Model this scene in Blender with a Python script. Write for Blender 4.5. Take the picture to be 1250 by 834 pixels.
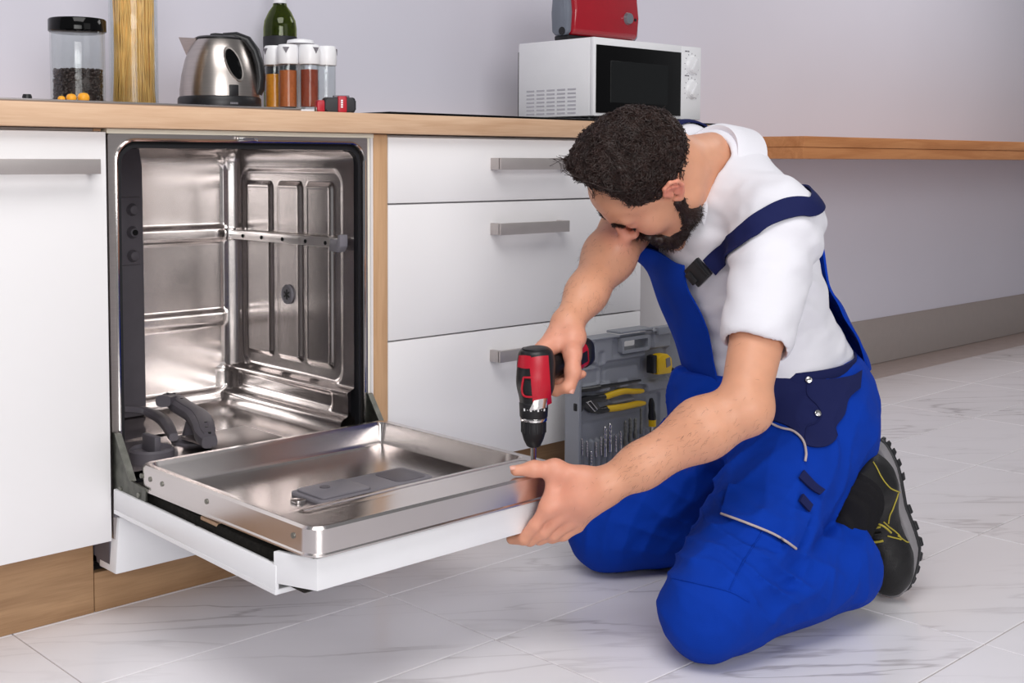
import bpy, bmesh, math, random
import numpy as np
from mathutils import Vector, Matrix

for _o in list(bpy.data.objects):
    bpy.data.objects.remove(_o)
SC = bpy.context.scene
COL = SC.collection
R = math.radians

# ---------------------------------------------------------------- camera
IMG_W, IMG_H = 1250.0, 834.0
CAM = np.array([-0.9787, -1.9630, 0.8140])
YAW, PITCH, ROLL, FPX, PPX, PPY = 0.7391, 0.0624, 0.0023, 1503.3, 556.9, 289.9
_fw = np.array([math.sin(YAW)*math.cos(PITCH), math.cos(YAW)*math.cos(PITCH), -math.sin(PITCH)])
_r0 = np.array([math.cos(YAW), -math.sin(YAW), 0.0])
_u0 = np.cross(_r0, _fw)
_rt = math.cos(ROLL)*_r0 + math.sin(ROLL)*_u0
_up = -math.sin(ROLL)*_r0 + math.cos(ROLL)*_u0
cd = bpy.data.cameras.new('camera')
cd.sensor_width = 36.0
cd.lens = 36.0*FPX/IMG_W
cd.shift_x = (IMG_W/2-PPX)/IMG_W
cd.shift_y = (PPY-IMG_H/2)/IMG_W
cd.clip_start = 0.05
cam = bpy.data.objects.new('camera', cd)
COL.objects.link(cam)
cam.matrix_world = Matrix(((_rt[0], _up[0], -_fw[0], CAM[0]), (_rt[1], _up[1], -_fw[1], CAM[1]),
                           (_rt[2], _up[2], -_fw[2], CAM[2]), (0, 0, 0, 1)))
SC.camera = cam

def at(x, y, axis, v):
    """photo pixel -> the point of its ray on the plane <axis> = v"""
    d = _fw + _rt*(x-PPX)/FPX - _up*(y-PPY)/FPX
    return CAM + d*((v-CAM[axis])/d[axis])

# ---------------------------------------------------------------- light
SC.view_settings.view_transform = 'Standard'
SC.view_settings.look = 'None'
SC.view_settings.gamma = 1.0
SC.view_settings.use_curve_mapping = False
SC.view_settings.exposure = -0.25
wd = bpy.data.worlds.new('room_daylight')
SC.world = wd
wd.use_nodes = True
_bg = wd.node_tree.nodes['Background']
_bg.inputs[0].default_value = (0.95, 0.96, 1.0, 1)
_bg.inputs[1].default_value = 0.27

def area_light(name, loc, target, sx, sy, watts, col=(1, 1, 1), spread=180):
    l = bpy.data.lights.new(name, 'AREA')
    l.shape = 'RECTANGLE'; l.size = sx; l.size_y = sy; l.energy = watts; l.color = col; l.spread = R(spread)
    o = bpy.data.objects.new(name, l); COL.objects.link(o)
    o.location = loc
    o.rotation_euler = (Vector(target)-Vector(loc)).to_track_quat('-Z', 'Y').to_euler()
    return o
area_light('soft_front_light', (-2.1, -5.0, 1.85), (0.75, -0.2, 0.45), 3.0, 2.2, 37, (1.0, 0.99, 0.98), 80)  # unseen main softbox from the front left
area_light('soft_front_light', (1.2, -3.9, 2.2), (0.7, 0.0, 0.5), 2.0, 1.6, 10, (1.0, 0.99, 0.99))  # added fill lamp from the front right
area_light('ceiling_light', (-0.4, -1.4, 2.6), (-0.3, -1.2, 0.0), 1.6, 1.3, 46, (1.0, 0.98, 0.97))
area_light('ceiling_light', (3.6, -0.5, 2.6), (3.6, -0.3, 0.0), 1.4, 0.9, 24, (1.0, 0.98, 0.97))

# ---------------------------------------------------------------- materials
def lin(c):
    if isinstance(c, str):
        c = c.lstrip('#'); c = tuple(int(c[i:i+2], 16)/255 for i in (0, 2, 4))
    return tuple((x/12.92 if x <= 0.04045 else ((x+0.055)/1.055)**2.4) for x in c)+(1.0,)
MATS = {}
def new_mat(name):
    m = bpy.data.materials.new(name); m.use_nodes = True
    nt = m.node_tree
    MATS[name] = m
    return m, nt, nt.nodes['Principled BSDF']
def N(nt, t, **kw):
    n = nt.nodes.new(t)
    for k, v in kw.items():
        setattr(n, k, v)
    return n
def plain(name, col, rough=0.5, metal=0.0, var=0.04, scale=30.0, bump=0.0, bscale=200.0, coat=0.0,
          trans=0.0, ior=1.45, sheen=0.0, sss=0.0, stretch=(1, 1, 1), rvar=0.0):
    """a procedural material: base colour with slight noise variation, optional fine bump"""
    m, nt, b = new_mat(name)
    L = nt.links.new
    c = lin(col)
    tc = N(nt, 'ShaderNodeTexCoord'); mp = N(nt, 'ShaderNodeMapping'); mp.inputs['Scale'].default_value = stretch
    L(tc.outputs['Object'], mp.inputs[0])
    nz = N(nt, 'ShaderNodeTexNoise'); nz.inputs['Scale'].default_value = scale; nz.inputs['Detail'].default_value = 4
    L(mp.outputs[0], nz.inputs['Vector'])
    cr = N(nt, 'ShaderNodeValToRGB')
    cr.color_ramp.elements[0].position = 0.3; cr.color_ramp.elements[1].position = 0.7
    cr.color_ramp.elements[0].color = tuple(x*(1-var) for x in c[:3])+(1,)
    cr.color_ramp.elements[1].color = tuple(min(1, x*(1+var)) for x in c[:3])+(1,)
    L(nz.outputs['Fac'], cr.inputs[0]); L(cr.outputs[0], b.inputs['Base Color'])
    b.inputs['Roughness'].default_value = rough
    b.inputs['Metallic'].default_value = metal
    b.inputs['IOR'].default_value = ior
    if coat: b.inputs['Coat Weight'].default_value = coat; b.inputs['Coat Roughness'].default_value = 0.08
    if trans: b.inputs['Transmission Weight'].default_value = trans
    if sheen: b.inputs['Sheen Weight'].default_value = sheen; b.inputs['Sheen Roughness'].default_value = 0.5
    if sss:
        b.inputs['Subsurface Weight'].default_value = sss; b.inputs['Subsurface Radius'].default_value = (0.012, 0.005, 0.003)
        b.inputs['Subsurface Scale'].default_value = 0.6
    if rvar:
        mr = N(nt, 'ShaderNodeMapRange'); mr.inputs['To Min'].default_value = max(0.02, rough-rvar); mr.inputs['To Max'].default_value = rough+rvar
        L(nz.outputs['Fac'], mr.inputs[0]); L(mr.outputs[0], b.inputs['Roughness'])
    if bump:
        n2 = N(nt, 'ShaderNodeTexNoise'); n2.inputs['Scale'].default_value = bscale; n2.inputs['Detail'].default_value = 3
        L(mp.outputs[0], n2.inputs['Vector'])
        bp = N(nt, 'ShaderNodeBump'); bp.inputs['Strength'].default_value = bump; bp.inputs['Distance'].default_value = 0.002
        L(n2.outputs['Fac'], bp.inputs['Height']); L(bp.outputs[0], b.inputs['Normal'])
    return m
def wood(name, c0, c1, rough=0.5, stretch=(1.2, 9, 9)):
    m, nt, b = new_mat(name); L = nt.links.new
    g = N(nt, 'ShaderNodeNewGeometry'); mp = N(nt, 'ShaderNodeMapping'); mp.inputs['Scale'].default_value = stretch
    L(g.outputs['Position'], mp.inputs[0])
    n1 = N(nt, 'ShaderNodeTexNoise'); n1.inputs['Scale'].default_value = 2.2; n1.inputs['Detail'].default_value = 7; n1.inputs['Distortion'].default_value = 1.4
    n2 = N(nt, 'ShaderNodeTexNoise'); n2.inputs['Scale'].default_value = 14; n2.inputs['Detail'].default_value = 6
    mp2 = N(nt, 'ShaderNodeMapping'); mp2.inputs['Scale'].default_value = tuple(s*2.5 if s > 5 else s*0.8 for s in stretch)
    L(g.outputs['Position'], mp2.inputs[0])
    L(mp.outputs[0], n1.inputs['Vector']); L(mp2.outputs[0], n2.inputs['Vector'])
    mx = N(nt, 'ShaderNodeMath', operation='ADD'); ml = N(nt, 'ShaderNodeMath', operation='MULTIPLY'); ml.inputs[1].default_value = 0.45
    L(n2.outputs['Fac'], ml.inputs[0]); L(n1.outputs['Fac'], mx.inputs[0]); L(ml.outputs[0], mx.inputs[1])
    cr = N(nt, 'ShaderNodeValToRGB'); cr.color_ramp.elements[0].position = 0.45; cr.color_ramp.elements[1].position = 0.95
    cr.color_ramp.elements[0].color = lin(c0); cr.color_ramp.elements[1].color = lin(c1)
    L(mx.outputs[0], cr.inputs[0]); L(cr.outputs[0], b.inputs['Base Color'])
    bp = N(nt, 'ShaderNodeBump'); bp.inputs['Strength'].default_value = 0.08; bp.inputs['Distance'].default_value = 0.001
    L(n2.outputs['Fac'], bp.inputs['Height']); L(bp.outputs[0], b.inputs['Normal'])
    b.inputs['Roughness'].default_value = rough
    return m
def marble(name):
    m, nt, b = new_mat(name); L = nt.links.new
    g = N(nt, 'ShaderNodeNewGeometry'); oi = N(nt, 'ShaderNodeObjectInfo')
    sc = N(nt, 'ShaderNodeVectorMath', operation='SCALE'); sc.inputs['Scale'].default_value = 37.0
    cx = N(nt, 'ShaderNodeCombineXYZ'); L(oi.outputs['Random'], cx.inputs[0]); L(oi.outputs['Random'], cx.inputs[1])
    L(cx.outputs[0], sc.inputs[0])
    ad = N(nt, 'ShaderNodeVectorMath', operation='ADD'); L(g.outputs['Position'], ad.inputs[0]); L(sc.outputs[0], ad.inputs[1])
    mp0 = N(nt, 'ShaderNodeMapping'); mp0.inputs['Rotation'].default_value = (0, 0, R(36)); L(ad.outputs[0], mp0.inputs[0])
    mp = N(nt, 'ShaderNodeMapping'); mp.inputs['Scale'].default_value = (0.9, 5.0, 1); L(mp0.outputs[0], mp.inputs[0])
    n1 = N(nt, 'ShaderNodeTexNoise'); n1.inputs['Scale'].default_value = 1.5; n1.inputs['Detail'].default_value = 5; n1.inputs['Distortion'].default_value = 0.35
    L(mp.outputs[0], n1.inputs['Vector'])
    s1 = N(nt, 'ShaderNodeMath', operation='SUBTRACT'); s1.inputs[1].default_value = 0.5; L(n1.outputs['Fac'], s1.inputs[0])
    a1 = N(nt, 'ShaderNodeMath', operation='ABSOLUTE'); L(s1.outputs[0], a1.inputs[0])
    cr = N(nt, 'ShaderNodeValToRGB'); e = cr.color_ramp.elements
    e[0].position = 0.0; e[0].color = lin('#b4aeb0'); e[1].position = 0.018; e[1].color = lin('#e8e5e8')
    e2 = cr.color_ramp.elements.new(0.2); e2.color = lin('#f1eef2')
    L(a1.outputs[0], cr.inputs[0])
    n3 = N(nt, 'ShaderNodeTexNoise'); n3.inputs['Scale'].default_value = 1.1; n3.inputs['Detail'].default_value = 3
    L(ad.outputs[0], n3.inputs['Vector'])
    mr = N(nt, 'ShaderNodeMapRange'); mr.inputs['From Min'].default_value = 0.46; mr.inputs['From Max'].default_value = 0.66; mr.inputs['To Min'].default_value = 0.10
    L(n3.outputs['Fac'], mr.inputs[0])
    mx = N(nt, 'ShaderNodeMix', data_type='RGBA'); mx.inputs[6].default_value = lin('#f1eef2')
    L(mr.outputs[0], mx.inputs[0]); L(cr.outputs[0], mx.inputs[7]); L(mx.outputs[2], b.inputs['Base Color'])
    b.inputs['Roughness'].default_value = 0.16
    b.inputs['IOR'].default_value = 1.5
    return m

plain('lacquer_white', '#f2f0f1', 0.32, var=0.008, scale=3)
plain('carcass_white', '#e8e6e8', 0.5, var=0.01)
plain('cream', '#ece7d6', 0.5, var=0.02)
plain('wall_paint', '#dbd9e5', 0.75, var=0.012, scale=2.5, bump=0.03, bscale=400)
plain('baseboard_paint', '#a89f9c', 0.55, var=0.02)
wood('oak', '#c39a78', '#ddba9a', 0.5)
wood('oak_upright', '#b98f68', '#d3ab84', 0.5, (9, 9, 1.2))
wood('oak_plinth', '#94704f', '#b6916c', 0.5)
wood('desk_wood', '#b06f3f', '#cd8d5a', 0.45, (1.0, 12, 12))
marble('marble_tile')
plain('grout', '#b5aaa6', 0.85, var=0.05)
plain('steel', '#d3cdcb', 0.22, 1.0, var=0.05, scale=6, rvar=0.05)
plain('steel_brushed', '#b9b2b0', 0.36, 1.0, var=0.04, scale=12, stretch=(1, 30, 30))
plain('steel_polished', '#d6d3d2', 0.12, 1.0, var=0.03)
plain('handle_metal', '#bdb6b4', 0.45, 0.6, var=0.03, scale=20)
plain('zinc', '#86867f', 0.45, 0.9, var=0.2, scale=60)
plain('rubber_black', '#17171b', 0.5, var=0.1)
plain('black_void', '#0b0b0d', 0.9)
plain('insulation', '#1d1a16', 0.95, var=0.5, scale=120, bump=0.6, bscale=90)
plain('plastic_dark', '#5b575e', 0.45, var=0.05)
plain('plastic_mid', '#77747b', 0.42, var=0.04)
plain('plastic_black', '#1a1a1d', 0.38, var=0.08)
plain('plastic_white', '#ececef', 0.3, var=0.01)
plain('glass_black', '#060607', 0.08, var=0.05, ior=1.3)
def glass(name, col, tint=(1, 1, 1)):
    '''thin-walled glass: clear body with Fresnel reflections'''
    m, nt, b = new_mat(name); L = nt.links.new
    nz = N(nt, 'ShaderNodeTexNoise'); nz.inputs['Scale'].default_value = 8
    cr = N(nt, 'ShaderNodeValToRGB'); c = lin(col)
    cr.color_ramp.elements[0].color = tuple(x*0.97 for x in c[:3])+(1,); cr.color_ramp.elements[1].color = c
    L(nz.outputs['Fac'], cr.inputs[0])
    tr_ = N(nt, 'ShaderNodeBsdfTransparent'); gl = N(nt, 'ShaderNodeBsdfGlossy'); gl.inputs['Roughness'].default_value = 0.03
    L(cr.outputs[0], tr_.inputs['Color'])
    lw = N(nt, 'ShaderNodeLayerWeight'); lw.inputs['Blend'].default_value = 0.5
    pw = N(nt, 'ShaderNodeMath', operation='POWER'); pw.inputs[1].default_value = 3.5; L(lw.outputs['Facing'], pw.inputs[0])
    fr = N(nt, 'ShaderNodeMath', operation='MULTIPLY_ADD'); fr.inputs[1].default_value = 0.45; fr.inputs[2].default_value = 0.035; L(pw.outputs[0], fr.inputs[0])
    mx = N(nt, 'ShaderNodeMixShader'); L(fr.outputs[0], mx.inputs[0]); L(tr_.outputs[0], mx.inputs[1]); L(gl.outputs[0], mx.inputs[2])
    L(mx.outputs[0], nt.nodes['Material Output'].inputs['Surface'])
    return m
glass('glass_clear', '#fafcfc')
glass('glass_green', '#b4bd58')
plain('red_gloss', '#a30f22', 0.16, var=0.03, coat=0.6)
plain('red_plastic', '#b3142a', 0.36, var=0.04)

# ---------------------------------------------------------------- geometry helpers
def link(o, parent=None):
    COL.objects.link(o)
    if parent is not None:
        o.parent = parent
    return o
def thing(name, label, cat, loc=(0, 0, 0), rotz=0.0, group=None):
    o = bpy.data.objects.new(name, None)
    o.empty_display_size = 0.05
    COL.objects.link(o)
    o.location = loc; o.rotation_euler = (0, 0, rotz)
    o['label'] = label; o['category'] = cat
    if group: o['group'] = group
    return o
def tag(o, label, cat, group=None):
    o['label'] = label; o['category'] = cat
    if group: o['group'] = group
    return o
def structure(o):
    o['kind'] = 'structure'
    return o
def root_matrix(o):
    m = Matrix.Identity(4)
    while o is not None:
        m = Matrix.LocRotScale(o.location, o.rotation_euler, o.scale) @ m
        o = o.parent
    return m
def mobj(name, bm, mat, parent=None, sharp=35, world=True, smooth=True):
    """bmesh -> one mesh object. world=True: vertices are in world space and are moved into the parent's space"""
    bmesh.ops.recalc_face_normals(bm, faces=bm.faces)
    if world and parent is not None:
        bm.transform(root_matrix(parent).inverted())
    me = bpy.data.meshes.new(name)
    bm.to_mesh(me); bm.free()
    return finish(name, me, mat, parent, sharp, smooth)
def finish(name, me, mat, parent=None, sharp=35, smooth=True):
    mats = mat if isinstance(mat, (list, tuple)) else [mat]
    for m in mats:
        me.materials.append(MATS[m])
    if smooth:
        me.polygons.foreach_set('use_smooth', [True]*len(me.polygons))
        if sharp: me.set_sharp_from_angle(angle=R(sharp))
    me.update()
    return link(bpy.data.objects.new(name, me), parent)
def raw(name, verts, faces, mat, parent=None, sharp=None, world=True, smooth=True):
    verts = np.asarray(verts, float)
    if world and parent is not None:
        M = np.array(root_matrix(parent).inverted())
        verts = verts @ M[:3, :3].T + M[:3, 3]
    me = bpy.data.meshes.new(name)
    me.from_pydata(verts.tolist(), [], [list(map(int, f)) for f in faces])
    return finish(name, me, mat, parent, sharp, smooth)
def BM():
    return bmesh.new()
def _merge(bm, tmp, mi=0):
    vm = {}
    for v in tmp.verts: vm[v] = bm.verts.new(v.co)
    for f in tmp.faces:
        try:
            nf = bm.faces.new([vm[v] for v in f.verts]); nf.material_index = mi
        except ValueError:
            pass
    tmp.free()
def box(bm, x0, x1, y0, y1, z0, z1, bev=0.0, seg=2, M=None, mi=0):
    t = bmesh.new()
    bmesh.ops.create_cube(t, size=1.0)
    for v in t.verts:
        v.co = Vector(((x0+x1)/2+v.co.x*(x1-x0), (y0+y1)/2+v.co.y*(y1-y0), (z0+z1)/2+v.co.z*(z1-z0)))
    if bev:
        bmesh.ops.bevel(t, geom=list(t.edges), offset=bev, segments=seg, affect='EDGES', profile=0.5)
    if M is not None: t.transform(M)
    _merge(bm, t, mi)
    return bm
def prism(bm, pts, axis, a0, a1, bev=0.0, seg=2, M=None, mi=0):
    """polygon pts in the plane perpendicular to axis (0,1,2), extruded from a0 to a1"""
    t = bmesh.new()
    def P(p, a):
        l = list(p); l.insert(axis, a); return Vector(l)
    A = [t.verts.new(P(p, a0)) for p in pts]; B = [t.verts.new(P(p, a1)) for p in pts]
    t.faces.new(A); t.faces.new(B[::-1])
    n = len(pts)
    for i in range(n):
        t.faces.new([A[i], A[(i+1) % n], B[(i+1) % n], B[i]])
    bmesh.ops.recalc_face_normals(t, faces=t.faces)
    if bev:
        bmesh.ops.bevel(t, geom=list(t.edges), offset=bev, segments=seg, affect='EDGES', profile=0.5)
    if M is not None: t.transform(M)
    _merge(bm, t, mi)
    return bm
def lathe(bm, prof, c=(0, 0, 0), n=32, M=None, mi=0, closed=True):
    """prof: (r, z) list revolved about z through c; M applied before the shift to c"""
    t = bmesh.new()
    rings = []
    for r, z in prof:
        if r < 1e-6:
            rings.append([t.verts.new((0, 0, z))])
        else:
            rings.append([t.verts.new((r*math.cos(2*math.pi*i/n), r*math.sin(2*math.pi*i/n), z)) for i in range(n)])
    for a, b in zip(rings, rings[1:]):
        for i in range(n):
            j = (i+1) % n
            if len(a) == 1 and len(b) == 1: continue
            if len(a) == 1: t.faces.new([a[0], b[j], b[i]])
            elif len(b) == 1: t.faces.new([a[i], a[j], b[0]])
            else: t.faces.new([a[i], a[j], b[j], b[i]])
    if closed:
        for rg in (rings[0], rings[-1]):
            if len(rg) > 1: t.faces.new(rg)
    if M is not None: t.transform(M)
    t.transform(Matrix.Translation(Vector(c)))
    _merge(bm, t, mi)
    return bm
def tube(bm, pts, r, n=10, caps=True, mi=0, closed=False, flat=None):
    """round tube along points; r a number or one per point"""
    pts = [Vector(p) for p in pts]
    m = len(pts)
    rs = r if isinstance(r, (list, tuple, np.ndarray)) else [r]*m
    t = bmesh.new()
    rings = []
    nrm = None
    for i, p in enumerate(pts):
        a = pts[(i-1) % m] if (closed or i > 0) else pts[i]
        b = pts[(i+1) % m] if (closed or i < m-1) else pts[i]
        d = (b-a).normalized()
        if nrm is None:
            nrm = d.orthogonal().normalized()
        nrm = (nrm-d*nrm.dot(d))
        nrm = nrm.normalized() if nrm.length > 1e-6 else d.orthogonal().normalized()
        bn = d.cross(nrm)
        rings.append([t.verts.new(p+(nrm*math.cos(2*math.pi*k/n)+bn*math.sin(2*math.pi*k/n))*rs[i]) for k in range(n)])
    rr = list(zip(rings, rings[1:]))
    if closed: rr.append((rings[-1], rings[0]))
    for A, B in rr:
        for k in range(n):
            t.faces.new([A[k], A[(k+1) % n], B[(k+1) % n], B[k]])
    if caps and not closed:
        t.faces.new(rings[0][::-1]); t.faces.new(rings[-1])
    _merge(bm, t, mi)
    return bm
def cyl(bm, a, b, r, r2=None, n=20, bev=0.0, mi=0):
    a, b = Vector(a), Vector(b)
    d = b-a; L_ = d.length
    M = d.to_track_quat('Z', 'Y').to_matrix().to_4x4()
    r2 = r if r2 is None else r2
    if bev:
        prof = [(0, 0), (r-bev, 0), (r-bev*0.3, bev*0.3), (r, bev), (r2, L_-bev), (r2-bev*0.3, L_-bev*0.3), (r2-bev, L_), (0, L_)]
    else:
        prof = [(0, 0), (r, 0), (r2, L_), (0, L_)]
    return lathe(bm, prof, a, n, M, mi)
def rrect(x0, x1, y0, y1, r, n=6):
    """rounded rectangle outline, counter-clockwise"""
    out = []
    for cx, cy, a0 in ((x1-r, y1-r, 0), (x0+r, y1-r, 90), (x0+r, y0+r, 180), (x1-r, y0+r, 270)):
        for i in range(n+1):
            a = R(a0+90*i/n)
            out.append((cx+r*math.cos(a), cy+r*math.sin(a)))
    return out
def frame_loop(bm, outer, inner, axis, a0, a1, mi=0):
    """a flat ring between two outlines with the same point count, extruded from a0 to a1"""
    def P(p, a):
        l = list(p); l.insert(axis, a); return Vector(l)
    n = len(outer)
    V = [[bm.verts.new(P(p, a)) for p in ol] for ol in (outer, inner) for a in (a0, a1)]
    o0, o1, i0, i1 = V
    for i in range(n):
        j = (i+1) % n
        for A, B in ((o0, o1), (i1, i0), (o1, i1), (i0, o0)):
            f = bm.faces.new([A[i], A[j], B[j], B[i]]); f.material_index = mi
    return bm
def grid_faces(nu, nv, off=0):
    return [(off+i*nv+j, off+(i+1)*nv+j, off+(i+1)*nv+j+1, off+i*nv+j+1) for i in range(nu-1) for j in range(nv-1)]
def copy_tree(o, parent=None):
    c = o.copy(); COL.objects.link(c); c.parent = parent
    for ch in list(o.children): copy_tree(ch, c)
    return c
def sstep(a, b, x):
    t = np.clip((x-a)/(b-a), 0, 1); return t*t*(3-2*t)
def sd_rrect(x, y, x0, x1, y0, y1, r):
    cx, cy = (x0+x1)/2, (y0+y1)/2
    qx = np.abs(x-cx)-(x1-x0)/2+r; qy = np.abs(y-cy)-(y1-y0)/2+r
    return np.hypot(np.maximum(qx, 0), np.maximum(qy, 0))+np.minimum(np.maximum(qx, qy), 0)-r

# ================================================================ the room
WALL_Y = 0.555
bm = BM(); box(bm, -2.6, 7.2, -3.4, WALL_Y, -0.06, -0.0022)
FLOOR = structure(mobj('floor', bm, 'grout'))
TX, TY, TX0, TY0 = 0.600, 0.2840, 0.4530, -0.2096
bm = BM(); box(bm, -TX/2+0.0013, TX/2-0.0013, -TY/2+0.0013, TY/2-0.0013, -0.010, 0.0, 0.0009, 1)
_t = mobj('tile', bm, 'marble_tile', FLOOR)
_first = True
for i in range(-4, 11):
    for j in range(-10, 4):
        x, y = TX0+(i+0.5)*TX, TY0+(j+0.5)*TY
        if y+TY/2 > WALL_Y+0.02 or y < -2.6 or x < -2.0 or x > 6.9: continue
        if y < -1.9 and x > 3.0: continue
        o = _t if _first else _t.copy()
        if not _first: COL.objects.link(o)
        _first = False
        o.location = (x, y, 0)
bm = BM(); box(bm, -2.6, 7.2, WALL_Y, WALL_Y+0.12, -0.06, 2.7)
structure(mobj('wall_back', bm, 'wall_paint'))
bm = BM()
prism(bm, [(WALL_Y, 0), (WALL_Y-0.018, 0), (WALL_Y-0.018, 0.135), (WALL_Y-0.012, 0.15), (WALL_Y-0.012, 0.168), (WALL_Y-0.004, 0.18), (WALL_Y, 0.18)], 0, 1.78, 7.2)
structure(mobj('baseboard_back', bm, 'baseboard_paint'))

# ================================================================ base units
u = thing('base_cabinet', 'white kitchen base cabinet with one tall door and steel bar handle beside the dishwasher', 'cabinet', (-0.30, 0.28, 0))
bm = BM(); box(bm, -0.60, -0.004, 0.0205, 0.54, 0.150, 0.866); mobj('body', bm, 'carcass_white', u)
bm = BM(); box(bm, -0.62, -0.018, 0.012, 0.0200, 0.8625, 0.8668); mobj('top_rail', bm, 'handle_metal', u)
bm = BM(); box(bm, -0.0175, -0.004, 0.010, 0.0200, 0.8625, 0.8668); mobj('wood_rail_end', bm, 'oak', u)
bm = BM(); box(bm, -0.60, 0.0, 0.0, 0.0190, 0.150, 0.8615, 0.0012, 2); d = mobj('door', bm, 'lacquer_white', u)
def bar_handle(parent, x0, x1, z0, z1):
    b_ = BM(); box(b_, x0, x1, -0.034, -0.026, z0, z1, 0.0012, 2)
    box(b_, x0, x0+0.010, -0.030, -0.0002, z0, z1, 0.0010, 2); box(b_, x1-0.010, x1, -0.030, -0.0002, z0, z1, 0.0010, 2)
    return mobj('handle', b_, 'handle_metal', parent)
bar_handle(d, -0.34, -0.026, 0.790, 0.815)

u = thing('drawer_cabinet', 'white kitchen drawer cabinet with three drawers and steel bar handles', 'cabinet', (1.03, 0.28, 0))
bm = BM(); box(bm, 0.6235, 1.437, 0.0205, 0.54, 0.150, 0.866); mobj('body', bm, 'carcass_white', u)
for z0, z1, h0, h1 in ((0.7255, 0.8615, 0.794, 0.820), (0.4405, 0.7220, 0.650, 0.676), (0.150, 0.4370, 0.367, 0.393)):
    bm = BM(); box(bm, 0.6215, 1.437, 0.0, 0.0190, z0, z1, 0.0012, 2)
    d = mobj('drawer', bm, 'lacquer_white', u)
    bar_handle(d, 0.912, 1.136, h0, h1)
# a white closed end unit further along carries the far end of the worktop (behind the person)
bm = BM(); box(bm, 0.5855, 0.6195, 0.0, 0.54, 0.0, 0.8665, 0.0010, 2)
tag(mobj('side_panel', bm, 'oak_upright'), 'narrow upright oak panel between the dishwasher and the drawer cabinet', 'panel')
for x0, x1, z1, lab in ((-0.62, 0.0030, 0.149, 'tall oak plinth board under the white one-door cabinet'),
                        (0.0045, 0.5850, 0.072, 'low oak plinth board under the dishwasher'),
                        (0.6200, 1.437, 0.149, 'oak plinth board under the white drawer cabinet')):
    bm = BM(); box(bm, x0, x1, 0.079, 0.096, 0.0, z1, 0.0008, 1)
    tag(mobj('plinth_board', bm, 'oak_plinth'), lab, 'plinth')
bm = BM(); box(bm, -0.75, 1.80, -0.020, WALL_Y-0.001, 0.868, 0.908, 0.0020, 2)
tag(mobj('worktop', bm, 'oak'), 'long oak kitchen worktop over the white cabinets', 'worktop')
bm = BM(); box(bm, 1.782, 1.80, 0.0, 0.54, 0.0, 0.8675, 0.0010, 2)
tag(mobj('end_panel', bm, 'carcass_white'), 'white end panel holding up the far end of the worktop', 'panel')

# desk along the wall on the right
u = thing('wall_desk', 'long orange-brown wooden desk top mounted along the wall', 'desk', (4.2, 0.35, 0.8))
bm = BM(); box(bm, 2.3, 7.2, 0.08, WALL_Y-0.001, 0.857, 0.890, 0.002, 2); mobj('top_board', bm, 'desk_wood', u)
bm = BM(); box(bm, 2.3, 7.2, 0.083, WALL_Y-0.001, 0.822, 0.8562, 0.002, 2); mobj('lower_board', bm, 'desk_wood', u)

# ================================================================ dishwasher
DW = thing('dishwasher', 'built-in stainless steel dishwasher with its door folded open', 'dishwasher', (0.29, 0.25, 0))
X0, X1, Z0, Z1, YF, YB = 0.022, 0.552, 0.250, 0.842, 0.018, 0.470
bm = BM()
for a in ((0.005, 0.0205, 0.02, 0.535, 0.095, 0.857), (0.5700, 0.5790, 0.02, 0.535, 0.095, 0.857), (0.005, 0.579, 0.02, 0.535, 0.8600, 0.8660),
          (0.005, 0.579, 0.525, 0.535, 0.095, 0.857), (0.005, 0.579, 0.07, 0.535, 0.095, 0.105)):
    box(bm, *a)
mobj('casing', bm, 'plastic_dark', DW)
bm = BM(); box(bm, 0.5795, 0.5850, 0.004, 0.05, 0.16, 0.8665); mobj('side_seal', bm, 'carcass_white', DW)
bm = BM(); box(bm, 0.5705, 0.5795, 0.010, 0.04, 0.16, 0.8590); mobj('side_strip', bm, 'cream', DW)
bm = BM(); box(bm, 0.003, 0.5850, 0.002, 0.03, 0.8592, 0.8672); mobj('top_strip', bm, 'cream', DW)
FIL = 0.035
def fil(t):
    """fillet offset for distance t to the corner"""
    t = np.clip(t, 0, FIL); return FIL-np.sqrt(np.maximum(FIL**2-(FIL-t)**2, 0))
def ridge(sd, w=0.004, h=0.003):
    return h*np.exp(-(sd/w)**2)
# back wall: x across, z up, y depth
nu, nv = 120, 130
gx = np.linspace(X0, X1, nu)[:, None]*np.ones((1, nv)); gz = np.linspace(Z0, Z1, nv)[None, :]*np.ones((nu, 1))
emb = 0
s1 = sd_rrect(gx, gz, 0.10, 0.522, 0.290, 0.822, 0.035)
emb = 0.010*sstep(-0.006, 0.006, s1)
for za, zb in ((0.6310, 0.6630), (0.4400, 0.4710)):
    s2 = sd_rrect(gx, gz, 0.10, 0.522, za, zb, 0.006)
    emb = np.maximum(emb, 0.007*sstep(0.005, -0.005, s2)*(s1 < 0.004))
gy = YB-emb-fil(X1-gx)-fil(gx-X0)-fil(Z1-gz)-fil(gz-Z0)
raw('tub_back', np.stack([gx, gy, gz], -1).reshape(-1, 3), grid_faces(nu, nv), 'steel', DW)
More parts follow.
